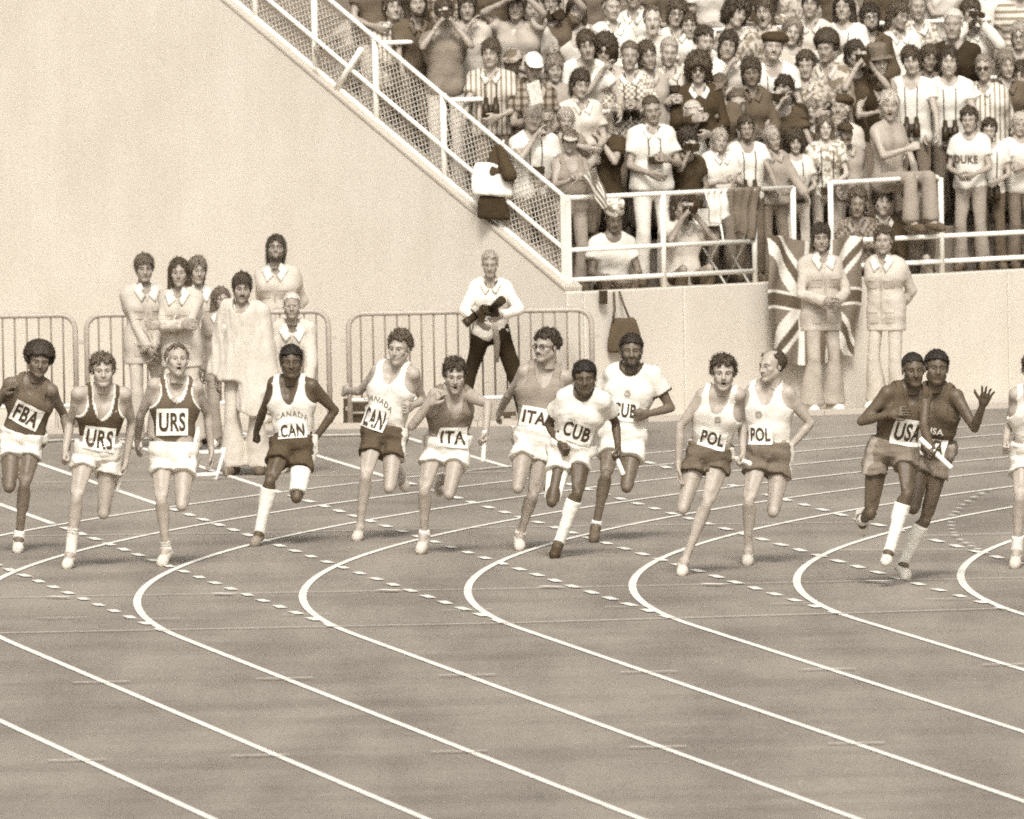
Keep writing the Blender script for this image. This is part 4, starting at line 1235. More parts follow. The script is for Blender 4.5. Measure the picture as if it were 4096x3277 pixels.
# ================================================================ the runners
ZO = {1: (0, 1250, .6376), 2: (900, 1250, .6376), 3: (1600, 1250, .6376), 4: (2500, 1250, .6376), 5: (3072, 1250, .6667)}
def pz(z, p): o = ZO[z]; return np.array([o[0] + p[0]*o[2], o[1] + p[1]*o[2]])
def runner_joints(z, d, sup, sg, head, s=1.0, tw=0.0, htw=0.0, lean=1, Yfix=None):
    """d: joints read in the picture; sup: the leg on the ground (0/1); sg: + towards / - away from the camera per bone"""
    q = {k: pz(z, v) for k, v in d.items()}
    foot = q['t%d' % sup]
    Yc = ground(foot[0], foot[1] + 15)[1]
    mp = Yc / F
    n = {}
    def bone(a, b, L, sign):
        if b in ('a%d' % sup,): sign = sign*.35
        if b in ('k%d' % sup,): sign = sign*.7
        dd = np.linalg.norm(q[a] - q[b]) * mp
        n[b] = n[a] + sign * math.sqrt(max(0, L*L - dd*dd))
    P = (q['h0'] + q['h1'])/2; q['P'] = P; n['P'] = 0.0
    n['h0'] = -htw; n['h1'] = htw
    dd = np.linalg.norm(q['nk'] - P)*mp
    n['nk'] = lean * min(.16, math.sqrt(max(0, .50**2 - dd*dd)))
    # shoulder joints sit inside the outline that was read
    for i in (0, 1):
        q['s%d' % i] = q['s%d' % i] + (q['nk'] - q['s%d' % i])*.22
        n['s%d' % i] = n['nk'] + (tw if i else -tw) + .01
        bone('s%d' % i, 'e%d' % i, .29*s, sg['e%d' % i]); bone('e%d' % i, 'w%d' % i, .25*s, sg['w%d' % i])
        bone('h%d' % i, 'k%d' % i, .44*s, sg['k%d' % i]); bone('k%d' % i, 'a%d' % i, .43*s, sg['a%d' % i])
        bone('a%d' % i, 't%d' % i, .20*s, sg.get('t%d' % i, 1))
    Y0 = Yc + n['t%d' % sup] if Yfix is None else Yfix
    p3 = lambda k: at_y(q[k][0], q[k][1], Y0 - n[k])
    n['hd'] = n['nk'] + .05
    J = {'P': p3('P'), 'N': p3('nk') + np.array([0, .035, .01]), 'S': [p3('s0'), p3('s1')], 'E': [p3('e0'), p3('e1')], 'W': [p3('w0'), p3('w1')], 'H': [p3('h0'), p3('h1')],
         'K': [p3('k0'), p3('k1')], 'A': [p3('a0'), p3('a1')], 'T': [p3('t0'), p3('t1')], 'hd': p3('hd'), 's': s, 'hs': s*1.02, 'fine': True, 'R': head_rot(*head)}
    root = np.array([p3('P')[0], p3('t%d' % sup)[1], 0.0])
    return J, root
def baton(p0, p1, Y0, Y1, label):
    a = at_y(*p0, Y0); b = at_y(*p1, Y1)
    m = MB(); d = b - a
    m.tube([a, a + d*.01, a + d*.02, b - d*.02, b - d*.01, b], [.015, .0185, .019, .019, .0185, .015], 12)
    o = m.build('relay_baton', M_white, origin=(a+b)/2); tag(o, label, 'baton', 'relay batons')
    return o

# joints: hd head, nk throat, s/e/w shoulder elbow wrist, h/k/a/t hip knee ankle toe; 0 = left in the picture, 1 = right
RUN = [
 dict(z=1, sup=1, head=(8, 8, 8), skin=.165, hair=('afro', .028), hands=('relaxed', 'fist'), face='broad',
      label='runner with round afro in dark singlet with FBA bib and white shorts', tw=.02,
      d=dict(hd=(245,305), nk=(212,440), s0=(30,455), s1=(345,505), e0=(-45,610), w0=(35,500), e1=(400,640), w1=(425,790), h0=(75,810), h1=(205,810), k0=(58,1100), a0=(45,1050), t0=(40,1100), k1=(152,1095), a1=(118,1420), t1=(108,1490)),
      sg=dict(e0=-1, w0=1, e1=-1, w1=1, k0=1, a0=-1, k1=1, a1=-1, t0=-.3),
      top=('singlet', .115, dict(neck=.09)), hem=.0, bib=((185, 620), .235, .185, -15, 'FBA', .135), shorts=(.80, .36), shoe=(.78, .4), sock=[(1, .84, .8)]),
 dict(z=1, sup=0, head=(4, 4, 0), skin=.46, hair=('curly', .10), hands=('fist', 'grip'), face='neutral',
      label='light skinned runner in trimmed dark URS singlet with white knee length socks', tw=-.03,
      d=dict(hd=(645,365), nk=(640,498), s0=(455,515), s1=(815,520), e0=(440,695), w0=(408,870), e1=(828,690), w1=(788,940), h0=(535,890), h1=(690,890), k0=(478,1175), a0=(442,1515), t0=(414,1590), k1=(648,1265), a1=(655,1215), t1=(650,1260)),
      sg=dict(e0=-1, w0=1, e1=-1, w1=1, k0=1, a0=-1, k1=1, a1=-1, t1=-.3),
      top=('singlet', .075, dict(trim=.8, neck=.17, inf=.008)), bib=((612, 768), .24, .185, -4, 'URS', .14), shorts=(.82, .30), shoe=(.72, .3), sock=[(0, .50, .8, .25)]),
 dict(z=1, sup=0, head=(10, -8, 3), skin=.46, hair=('receding', .12), hands=('relaxed', 'relaxed'), face='open',
      label='light skinned runner in dark URS singlet with open mouth and ankle socks', tw=-.02,
      d=dict(hd=(1112,300), nk=(1100,445), s0=(940,460), s1=(1262,480), e0=(880,650), w0=(862,800), e1=(1305,645), w1=(1325,860), h0=(1018,900), h1=(1160,900), k0=(1012,1190), a0=(1042,1490), t0=(1005,1575), k1=(1140,1215), a1=(1150,1165), t1=(1145,1200)),
      sg=dict(e0=-1, w0=-1, e1=-1, w1=1, k0=1, a0=-1, k1=1, a1=-1, t1=-.3),
      top=('singlet', .105, dict(trim=.8, neck=.13)), bib=((1070, 690), .24, .205, 2, 'URS', .145), emblem=(1082, 548), shorts=(.84, .36), shoe=(.70, .3), sock=[(0, .78, .8, .22)]),
 dict(z=2, sup=0, head=(2, 2, 0), skin=.095, hair=('shortafro', .014), hands=('fist', 'fist'), face='broad',
      label='dark skinned runner in white CANADA singlet with bandaged thigh and knee sock', tw=.03,
      d=dict(hd=(415,312), nk=(415,432), s0=(288,450), s1=(575,470), e0=(238,620), w0=(198,745), e1=(690,615), w1=(560,800), h0=(365,850), h1=(500,860), k0=(280,1065), a0=(215,1385), t0=(180,1450), k1=(448,1165), a1=(440,1090), t1=(430,1110)),
      sg=dict(e0=-1, w0=-1, e1=-1, w1=1, k0=1, a0=-1, k1=1, a1=-1, t1=-.3),
      top=('singlet', .82, dict(neck=.20)), bib=((442, 742), .22, .12, 2, 'CAN', .10), shirt_text=((440, 636), .19, .05, 'CANADA', .042, -3), shorts=(.075, .40), shoe=(.28, .1), sock=[(0, .12, .82)], wrap=1),
 dict(z=2, sup=0, head=(-22, 6, 4), skin=.46, hair=('curly', .085), hands=('relaxed', 'fist'), face='neutral',
      label='light skinned runner with tousled hair in white CANADA singlet looking sideways', tw=.05,
      d=dict(hd=(1092,225), nk=(1072,345), s0=(935,375), s1=(1205,400), e0=(845,495), w0=(768,492), e1=(1242,550), w1=(1170,590), h0=(930,790), h1=(1060,790), k0=(880,1040), a0=(845,1350), t0=(824,1415), k1=(1030,1105), a1=(1095,1035), t1=(1138,1125)),
      sg=dict(e0=-1, w0=-1, e1=-1, w1=1, k0=1, a0=-1, k1=1, a1=-1, t1=-.3),
      top=('singlet', .83, dict(neck=.16)), bib=((965, 672), .22, .17, -9, 'CAN', .15), shirt_text=((1005, 558), .19, .06, 'CANADA', .042, -16), shorts=(.085, .38), shoe=(.66, .25), sock=[]),
 dict(z=3, sup=0, head=(2, 14, 2), skin=.42, hair=('curly', .04), hands=('relaxed', 'grip'), face='open',
      label='dark haired runner in grey ITA singlet grimacing with a baton held low', tw=-.04,
      d=dict(hd=(345,395), nk=(320,505), s0=(200,525), s1=(440,515), e0=(75,715), w0=(195,570), e1=(552,575), w1=(537,750), h0=(220,840), h1=(375,850), k0=(150,1130), a0=(152,1395), t0=(122,1500), k1=(308,1145), a1=(255,1100), t1=(240,1150)),
      sg=dict(e0=-1, w0=1, e1=1, w1=1, k0=1, a0=-1, k1=1, a1=-1, t1=-.3),
      top=('singlet', .20, dict(neck=.17)), bib=((303, 752), .23, .155, -3, 'ITA', .10), shorts=(.76, .36), shoe=(.66, .12, .8), sock=[(0, .88, .8)]),
 dict(z=3, sup=1, head=(-38, 2, 2), skin=.42, hair=('curly', .035), hands=('relaxed', 'fist'), face='neutral', stache=True, glasses=True,
      label='runner with glasses and moustache in pale grey ITA singlet looking sideways', tw=-.02,
      d=dict(hd=(915,212), nk=(900,345), s0=(755,380), s1=(1075,425), e0=(680,520), w0=(628,620), e1=(1090,600), w1=(1000,690), h0=(785,810), h1=(905,815), k0=(738,1105), a0=(745,1040), t0=(740,1090), k1=(830,1160), a1=(752,1395), t1=(750,1475)),
      sg=dict(e0=-1, w0=-1, e1=-1, w1=1, k0=1, a0=-1, k1=1, a1=-1, t0=-.3),
      top=('singlet', .27, dict(neck=.17)), bib=((832, 660), .21, .16, -4, 'ITA', .10), shorts=(.76, .34), shoe=(.76, .3, .4), sock=[(1, .90, .8)]),
 dict(z=3, sup=1, head=(0, 8, -2), skin=.095, hair=('shortafro', .012), hands=('fist', 'grip'), face='broad',
      label='dark skinned runner in plain white CUB shirt leaning forward with a knee sock', tw=.03,
      d=dict(hd=(1158,410), nk=(1152,520), s0=(985,550), s1=(1305,565), e0=(932,700), w0=(1005,830), e1=(1352,690), w1=(1368,850), h0=(1010,885), h1=(1130,885), k0=(952,1190), a0=(975,1100), t0=(1000,1090), k1=(1112,1140), a1=(997,1445), t1=(965,1525)),
      sg=dict(e0=-1, w0=1, e1=-1, w1=1, k0=1, a0=-1, k1=1, a1=-1, t0=-.3),
      top=('tee', .82, dict(sleeve=.55, inf=.016, fold=.011)), bib=((1128, 722), .25, .185, -8, 'CUB', .125), shorts=(.78, .36), shoe=(.06, .2), sock=[(1, .14, .82), (0, .15, .82)]),
 dict(z=3, sup=0, head=(0, 2, 0), skin=.16, hair=('shortafro', .02), hands=('fist', 'fist'), face='broad', stubble=.75,
      label='upright bearded runner in white CUB shirt with dark neck and sleeve bands', tw=.02,
      d=dict(hd=(1452,240), nk=(1452,365), s0=(1295,400), s1=(1625,410), e0=(1250,560), w0=(1330,660), e1=(1700,600), w1=(1545,640), h0=(1330,800), h1=(1465,800), k0=(1290,1030), a0=(1230,1335), t0=(1212,1425), k1=(1422,1100), a1=(1425,1050), t1=(1420,1080)),
      sg=dict(e0=-1, w0=1, e1=-1, w1=1, k0=1, a0=-1, k1=1, a1=-1, t1=-.3),
      top=('tee', .82, dict(sleeve=.55, trim=.07, inf=.016, fold=.011)), bib=((1420, 618), .22, .17, 0, 'CUB', .11), emblem=(1440, 512), shorts=(.78, .40), shoe=(.14, .1), sock=[(0, .90, .82)]),
 dict(z=4, sup=1, head=(0, 6, 2), skin=.46, hair=('curly', .045), hands=('relaxed', 'grip'), face='open',
      label='curly dark haired runner in white POL singlet and dark shorts, mouth open', tw=.02,
      d=dict(hd=(618,378), nk=(602,510), s0=(465,530), s1=(735,520), e0=(345,715), w0=(335,950), e1=(735,690), w1=(740,880), h0=(455,900), h1=(600,905), k0=(362,1235), a0=(375,1180), t0=(370,1220), k1=(510,1210), a1=(372,1565), t1=(358,1635)),
      sg=dict(e0=-1, w0=-1, e1=-1, w1=1, k0=1, a0=-1, k1=1, a1=-1, t0=-.3),
      top=('singlet', .80, dict(neck=.15)), bib=((562, 768), .21, .15, -3, 'POL', .105), emblem=(597, 645), shorts=(.13, .30), shoe=(.72, .35), sock=[]),
 dict(z=4, sup=0, head=(-48, 4, 0), skin=.46, hair=('balding', .05), hands=('grip', 'relaxed'), face='neutral',
      label='balding runner in white POL singlet looking sideways with hand on hip', tw=.03,
      d=dict(hd=(918,335), nk=(895,465), s0=(775,515), s1=(1055,525), e0=(752,690), w0=(738,865), e1=(1165,695), w1=(1030,850), h0=(840,905), h1=(980,910), k0=(775,1200), a0=(772,1495), t0=(765,1570), k1=(930,1255), a1=(935,1190), t1=(930,1240)),
      sg=dict(e0=-1, w0=1, e1=-1, w1=1, k0=1, a0=-1, k1=1, a1=-1, t1=-.3),
      top=('singlet', .80, dict(neck=.16)), bib=((868, 768), .19, .15, -3, 'POL', .105), emblem=(862, 640), shorts=(.15, .34), shoe=(.74, .3), sock=[]),
 dict(z=5, sup=1, Y=146.1, head=(10, 4, 0), skin=.105, hair=('crop', .014), hands=('relaxed', 'grip'), face='broad', stubble=.3,
      label='dark skinned runner in dark USA singlet carrying the baton across his body', tw=-.05,
      d=dict(hd=(872,345), nk=(842,470), s0=(685,490), s1=(965,510), e0=(560,655), w0=(735,610), e1=(935,690), w1=(980,815), h0=(660,850), h1=(825,850), k0=(612,1215), a0=(565,1250), t0=(575,1340), k1=(832,1095), a1=(725,1440), t1=(705,1495)),
      sg=dict(e0=-1, w0=1, e1=1, w1=1, k0=.6, a0=-1, k1=1, a1=-1, t0=-.3),
      top=('singlet', .085, dict(neck=.10)), bib=((808, 700), .25, .20, 3, 'USA', .14), shorts=(.20, .32), shoe=(.80, .25), sock=[(1, .16, .84), (0, .7, .82)]),
 dict(z=5, sup=1, head=(6, 0, 4), skin=.115, hair=('shortafro', .016), hands=('relaxed', 'open'), face='broad', palm=(None, (0, -1, .1), (-1, 0, .3)),
      label='dark skinned runner in dark USA singlet raising an open hand', tw=.05,
      d=dict(hd=(1012,335), nk=(1022,470), s0=(905,500), s1=(1155,515), e0=(890,660), w0=(930,790), e1=(1240,695), w1=(1292,545), h0=(925,850), h1=(1040,850), k0=(872,1180), a0=(885,1110), t0=(880,1150), k1=(940,1255), a1=(812,1510), t1=(838,1585)),
      sg=dict(e0=-1, w0=1, e1=1, w1=1, k0=1, a0=-1, k1=1, a1=-1, t0=-.3),
      top=('singlet', .10, dict(neck=.17)), Yb=1, bib=((1018, 790), .19, .13, -4, 'USA', .085), shirt_text=((1037, 690), .18, .08, 'USA', .05, -4, .75), shorts=(.20, .34), shoe=(.82, .4), sock=[(1, .10, .84)]),
 dict(z=5, sup=0, head=(-10, 4, 0), skin=.46, hair=('curly', .06), hands=('fist', 'fist'), face='neutral',
      label='light skinned runner in white shorts at the far end of the line, arm swinging back', tw=.0,
      d=dict(hd=(1600,350), nk=(1595,480), s0=(1465,500), s1=(1740,520), e0=(1450,650), w0=(1425,780), e1=(1800,680), w1=(1780,850), h0=(1530,850), h1=(1660,850), k0=(1512,1120), a0=(1492,1430), t0=(1476,1520), k1=(1640,1200), a1=(1650,1130), t1=(1640,1180)),
      sg=dict(e0=-1, w0=1, e1=-1, w1=1, k0=1, a0=-1, k1=1, a1=-1, t1=-.3),
      top=('singlet', .78, dict(neck=.15)), bib=None, shorts=(.82, .40), shoe=(.70, .1), sock=[(0, .72, .82)]),
]
RP = []
GR = 'relay runners strung across the lanes'
for i, r in enumerate(RUN):
    J, root = runner_joints(r['z'], r['d'], r['sup'], r['sg'], r['head'], 1.0, r.get('tw', 0), Yfix=r.get('Y'))
    p = Person(J, r['skin'], root, h=.0135, hh=.0056, g=.90, label=r['label'], group=GR, hands=r['hands'], face=r['face'], brow=max(r['hair'][1]*.8, .02), palm=r.get('palm'), stubble=r.get('stubble', 0))
    p.hair(r['hair'][0], r['hair'][1], seed=i % 2)
    if r.get('stache'): p.hair('stache', r['hair'][1], name='moustache')
    if r.get('stubble', 0) > .5: p.hair('beard', r['hair'][1], name='beard')
    if r.get('glasses'): p.glasses()
    k, v, kw = r['top']
    p.top(k, min(v, .74), seed=i, h=.0098, hem=r.get('hem', .055), **kw)
    sv, sl = r['shorts']
    p.shorts(min(sv, .74), sl, seed=i, h=.0115, fold=.011, side={3: .74, 4: .74, 9: .7, 10: .7, 11: .36, 12: .36, 5: .4, 6: .4}.get(i))
    for a in (0, 1):
        sh = r['shoe']; p.shoe(a, sh[0]*.85, min(sh[1], .22), stripe=sh[2] if len(sh) > 2 else (.2 if sh[0] > .5 and i not in (11, 12) else None))
    for sk in r['sock']: p.sock(sk[0], sk[2], sk[1], bands=sk[3] if len(sk) > 3 else None)
    if r.get('wrap'):
        Hp, K = J['H'][1], J['K'][1]; dd = K - Hp
        D, lo, ax = field([(Hp + dd*.42, Hp + dd*.88, .082, .066, .0, 3)], .009, .03); folds(D, ax, .003, 4, 60)
        V, Q = surfnet(D, lo, .009); p.part('thigh_bandage', V, Q, cloth_mat('plain'), T(.80))
    if r['bib']:
        b = r['bib']; p.print_on(pz(r['z'], b[0]), b[1], b[2], b[3], b[4], b[5], bib=.80, fit_w=b[1]*.84, bold=.03)
    if r.get('shirt_text'):
        t = r['shirt_text']; p.print_on(pz(r['z'], t[0]), t[1], t[2], t[5], t[3], t[4], name='lettering', bold=.0 if t[3] == 'CANADA' else .02, ink=.10 if len(t) < 7 else t[6], arc=2.2 if t[3] == 'CANADA' else 0, cond=1.0)
    if r.get('emblem'): p.print_on(pz(r['z'], r['emblem']), .07, .07, 0, '', .05, name='emblem', ink=.30, emblem=[(0, 0, .026, 14), (0, .004, .011, 8)])
    RP.append(p)
def hand_y(i, a): return RP[i].J['hand'][a][0][1]
def bt(i, a, z, p0, p1, label, dn=0.0): y = hand_y(i, a); return baton(pz(z, p0), pz(z, p1), y + dn, y - dn, label)
bt(1, 1, 1, (768, 990), (732, 1118), 'white relay baton pointing down from the fist of a URS runner')
bt(3, 1, 2, (425, 830), (500, 828), 'short end of a pale baton gripped in front of dark CANADA shorts', .13)
bt(5, 1, 3, (530, 740), (522, 935), 'white relay baton hanging straight down from an ITA runner')
bt(7, 1, 3, (1340, 870), (1402, 1018), 'white relay baton slanting below the hand of a CUB runner')
bt(9, 1, 4, (690, 915), (785, 948), 'pale baton passing between the two POL runners', .12)
bt(11, 1, 5, (912, 757), (1102, 935), 'white relay baton held diagonally by a USA runner', .02)
# ================================================================ people who stand or sit
ARMS = {'down': ((.245, -.02, .80), (.3, .6, 0)), 'chest': ((.075, -.27, 1.16), (.7, .2, -1)), 'belly': ((.06, -.25, 1.03), (.7, .3, -.6)), 'face': ((.075, -.215, 1.50), (.75, -.2, -1)),
        'rail': ((.24, -.36, .95), (.5, .5, 0)), 'cross': ((-.11, -.24, 1.14), (.8, 0, -.5)), 'clasp': ((.02, -.21, .86), (.7, .4, 0)), 'back': ((.05, .17, .93), (.8, .4, 0)),
        'wave': ((.34, -.12, 1.70), (.8, 0, -.6)), 'hip': ((.2, -.03, 1.0), (1, .5, 0)), 'mouth': ((.02, -.19, 1.42), (.8, -.1, -1)), 'up': ((.12, -.22, 1.72), (.9, -.1, -.4)),
        'knee': ((.13, -.40, .66), (.7, .2, 0)), 'clap': ((.035, -.33, 1.22), (.8, .2, -.8)), 'out': ((.5, -.25, 1.2), (.5, .5, -.3)), 'brow': ((.06, -.16, 1.66), (.9, -.1, -.3))}
def stand_joints(root, yaw=0.0, s=1.0, arms=('down', 'down'), lean=0.0, head=(0, 0, 0), stance=.11, floor=None, sit=False, hs=None, headpos=None):
    root = np.asarray(root, float)
    Rz = rot_z(math.radians(yaw)); le = math.radians(lean)
    hip = np.array([0, .0 + .22*math.sin(le), (.92 if not sit else .47)])
    dz = .0 if not sit else -.45
    upv = np.array([0, -math.sin(le), math.cos(le)])
    N = hip + upv*.51
    L = {'P': hip, 'N': N, 'hd': N + upv*.115 + np.array([0, -.035, .065])}
    S, E, W, Hh, K, A, Tt = [], [], [], [], [], [], []
    for i, sg in enumerate((-1, 1)):
        sh = N + np.array([sg*.150, .0, -.062]); S.append(sh)
        w, hint = ARMS[arms[i]] if isinstance(arms[i], str) else arms[i]
        w = np.array([w[0]*sg, w[1], w[2] + dz]);
        w = w + (N - np.array([0, 0, 1.43 + dz]))*(1 if arms[i] not in ('rail', 'knee') else .3)
        e, w = ik(sh, w, .285, .25, np.array([hint[0]*sg, hint[1], hint[2]])); E.append(e); W.append(w)
        hp = hip + np.array([sg*.088, 0, 0]); Hh.append(hp)
        if sit == 'perch':
            K.append(np.array([sg*.12, -.42, .50])); A.append(np.array([sg*.12, -.42, .09])); Tt.append(np.array([sg*.13, -.60, .04]))
        elif sit:
            K.append(np.array([sg*.13, -.33, .60])); A.append(np.array([sg*.13, -.16, .12])); Tt.append(np.array([sg*.15, -.30, .05]))
        else:
            an = np.array([sg*stance, .02 + .02*sg, .085])
            k, an = ik(hp, an, .43, .42, (sg*.08, -1, 0)); K.append(k); A.append(an); Tt.append(an + np.array([sg*.03, -.18, -.045]))
    f = lambda p: root + Rz @ (p*s)
    J = {'P': f(L['P']), 'N': f(L['N']), 'hd': f(L['hd']), 'S': [f(p) for p in S], 'E': [f(p) for p in E], 'W': [f(p) for p in W], 'H': [f(p) for p in Hh], 'K': [f(p) for p in K],
         'A': [f(p) for p in A], 'T': [f(p) for p in Tt], 's': s, 'hs': (hs or s)*1.0, 'R': head_rot(head[0] + yaw*.6, head[1] + lean*.25, head[2])}
    if floor is not None:            # stretch or bend the hidden legs down to the step they stand on
        k = (J['P'][2] - floor)/max(J['P'][2] - root[2], .1)
        for key in ('K', 'A', 'T'):
            for i in (0, 1): J[key][i] = np.array([J[key][i][0], J[key][i][1], floor + (J[key][i][2] - root[2])*(k if key == 'K' else 1.0)])
        for i in (0, 1):
            if J['A'][i][2] > J['K'][i][2] - .15: J['K'][i][2] = J['A'][i][2] + .15
    return J
HEADZ = .92 + .51 + .115 + .065
def place(u, v, fu, fv, **kw):
    """head at picture point (u, v), feet at (fu, fv) on the ground"""
    g0 = ground(fu, fv); le = math.radians(kw.get('lean', 0.0))
    hz = .92 + (.51 + .115)*math.cos(le) + .065
    hd = at_y(u, v, g0[1]); s = hd[2]/hz
    s = kw.pop('smax', 9) if s > kw.get('smax', 9) else (kw.pop('smax', 9), s)[1]
    root = np.array([hd[0], g0[1], 0.0])
    return stand_joints(root, s=s, **kw), root

def camera_obj(c, fwd, up, label, lens=.07, v=.035, big=1.0):
    fwd, up = unit(fwd), unit(up); rt = np.cross(fwd, up); rt = unit(rt); up = np.cross(rt, fwd); c = np.asarray(c, float)
    o = empty('camera_body', tuple(c)); o.name = 'camera'; tag(o, label, 'camera', 'cameras held in the crowd')
    mt = plain('camera_black', .03, .4, .2, 60); ms = plain('camera_metal', .55, .35, .1, 60)
    m = MB(); m.obox(c, rt, fwd, up, .068*big, .022*big, .034*big); m.build('body', mt, o, origin=c)
    m = MB(); m.obox(c + up*.044*big, rt, fwd, up, .022*big, .018*big, .012*big); m.obox(c + up*.036*big + rt*.048*big, rt, fwd, up, .014*big, .014*big, .004*big); m.build('top_plate', ms, o, origin=c)
    m = MB(); m.tube([c + fwd*.02*big, c + fwd*(.02 + lens*.5)*big, c + fwd*(.02 + lens*.5)*big, c + fwd*(.02 + lens)*big], [.027*big, .027*big, .031*big, .033*big], 12); m.build('lens', mt, o, origin=c)
    return o
def binoculars(c, fwd, up, label, big=1.0):
    fwd, up = unit(fwd), unit(up); rt = unit(np.cross(fwd, up)); up = np.cross(rt, fwd); c = np.asarray(c, float)
    o = empty('binoculars', tuple(c)); tag(o, label, 'binoculars', 'binoculars carried in the crowd')
    mt = plain('camera_black', .03, .4, .2, 60)
    for sg in (-1, 1):
        m = MB(); b = c + rt*sg*.036*big
        m.tube([b - fwd*.075*big, b - fwd*.03*big, b - fwd*.025*big, b + fwd*.075*big], [.017*big, .019*big, .027*big, .030*big], 10); m.build('barrel', mt, o, origin=c)
    m = MB(); m.obox(c, rt, fwd, up, .03*big, .022*big, .009*big); m.build('bridge', mt, o, origin=c)
    return o
def front_of(p): lat, fr, up = torso_frame(p.J); return lat, fr, up

OG = 'officials and helpers in front of the stand'
def official(u, v, fu, fv, label, hair, skin=.37, jac=.50, tro=.47, arms=('down', 'down'), head=(0, 0, 0), yaw=0, collar=.70, h=.0165, hands=('relaxed', 'relaxed'), face='neutral', lean=0, jacket=True, shoe=.75, stub=0, flare=.03, smax=9, g=.84, belly=0.0, stance=.11):
    J, root = place(u, v, fu, fv, arms=arms, head=head, yaw=yaw, lean=lean, smax=smax, stance=stance)
    J['fine'] = False
    p = Person(J, skin, root, h=h, hh=.0064, g=g, label=label, group=OG, hands=hands, face=face, brow=max(hair[1]*.8, .03), stubble=stub, belly=belly)
    sd = int(u) % 17
    p.hair(hair[0], hair[1], seed=sd % 2)
    p.trousers(tro, h=.019, flare=flare, seed=sd)
    o = p.top('shirt', jac, sleeve=2.0, inf=.013 if jacket else .010, low=.16 if jacket else None, seed=sd, fold=.009, name='jacket' if jacket else 'shirt', h=.0145)
    if collar: p.collar(collar, o, 1.1 if jacket else .9)
    if jacket:
        p.patch('placket', [(-.010, -.09), (.010, -.09), (.012, -.60), (-.008, -.60)], jac*.8)
        for sg in (-1, 1):
            for z0, z1 in ((-.17, -.27), (-.47, -.60)):
                p.patch('pocket', [(sg*.085 - .045, z0), (sg*.085 + .045, z0), (sg*.085 + .045, z1), (sg*.085 - .045, z1)], jac*.92, .007)
                p.patch('pocket_flap', [(sg*.085 - .047, z0 + .004), (sg*.085 + .047, z0 + .004), (sg*.085 + .047, z0 - .032), (sg*.085 - .047, z0 - .032)], jac*1.0, .013)
    for a in (0, 1): p.shoe(a, shoe, .2, h=.012)
    return p
o1 = official(572, 1072, 585, 1795, 'man with heavy dark fringe in pale jacket, hands clasped in front', ('mop', .10), arms=('clasp', 'clasp'), head=(-6, 8, 0), yaw=20)
o2 = official(722, 1090, 732, 1800, 'woman with long straight dark hair and folded arms in pale jacket', ('long', .06), arms=('cross', 'cross'), head=(10, 2, 0), yaw=-20, face='fem', g=.84, smax=.98)
o3 = official(789, 1082, 795, 1765, 'woman with wavy light brown hair standing behind the long haired woman', ('shag', .15), arms=('down', 'back'), head=(6, 4, 4), face='fem', g=.84, yaw=10)
o6 = official(1108, 996, 1118, 1693, 'tall man with dark shaggy hair, glasses and beard, head tilted back', ('shag', .035), arms=('back', 'back'), head=(8, -14, 3), yaw=-14, jac=.50, stub=.6, tro=.5)
o6.hair('beard', .035, name='beard'); o6.glasses()
o5 = official(886, 1196, 900, 1790, 'small person with long brown hair half hidden behind the draped man', ('long', .14), face='fem', head=(14, 4, 0), jac=.35, tro=.3, g=.9, arms=('down', 'chest'))
o4 = official(972, 1152, 985, 1902, 'moustached man wrapped in a long white cloth over flared trousers', ('mop', .045), skin=.36, jac=.70, tro=.52, arms=('down', 'down'), jacket=False, collar=None, head=(10, 8, 3), yaw=-12, flare=.075, shoe=.12, stub=.15)
o4.hair('stache', .04, name='moustache')
def drape(p):
    J = p.J; lat, fr, up = torso_frame(J); N, P = J['N'], J['P']; q = []
    for a, b, r0, r1 in ((N + lat*.16 - up*.05, P - up*.20 + lat*.20 + fr*.03, .075, .13), (N - lat*.16 - up*.05, P - up*.05 - lat*.20 + fr*.03, .075, .11), (N + lat*.05 - up*.04 + fr*.04, P - up*.42 + fr*.09 + lat*.08, .118, .14), (N - lat*.05 - up*.04 + fr*.04, P - up*.10 + fr*.08 - lat*.08, .118, .13)):
        q.append((a, b, r0, r1, .06, 1))
    q.append((N - lat*.13 + up*.03, N + lat*.14 + up*.0, .072, .075, .05))
    D, lo, ax = field(q, .012, .05); folds(D, ax, .018, 8, 26, stretch=(1.2, .6, .25)); folds(D, ax, .012, 19, 60, stretch=(1.1, .8, .3))
    x, y, z = torso_local(J, *gridpts(ax))
    D = np.maximum(D, -((np.sqrt((x/.075)**2 + ((z - .06)/.10)**2) - 1)*.075))
    hemz = (P - N) @ up - .40 + .9*np.maximum(-x + .04, 0) + .9*np.maximum(x - .16, 0) + .02*np.sin(x*40)
    D = np.maximum(D, hemz - z)
    V, Q = surfnet(D, lo, .012); p.part('draped_cloth', V, Q, cloth_mat('plain'), T(.54))
drape(o4)
o7 = official(1168, 1221, 1125, 1893, 'white haired man leaning forward in a shiny pale striped jacket', ('short', .62), skin=.34, jac=.52, tro=.55, arms=('knee', 'knee'), lean=24, head=(0, -6, 0), g=1.0, belly=.02, collar=.85, smax=1.03)
ph = official(1960, 1054, 1968, 1700, 'photographer in white shirt and dark trousers leaning on a barrier', ('short', .34), skin=.36, jac=.72, tro=.022, arms=((( .12, -.32, 1.04), (.9, .2, -.3)), ((.10, -.30, 1.10), (.9, .2, -.3))), head=(-2, 8, 0), jacket=False, lean=12, collar=.70, shoe=.05, flare=.025, stance=.34, g=1.0)
ra = official(3278, 950, 3292, 1655, 'dark haired official in pale jacket gripping one wrist before the Union Jack', ('shag', .03), skin=.34, jac=.47, tro=.38, arms=('belly', 'belly'), head=(-12, 6, 0), yaw=22, flare=.06, shoe=.82)
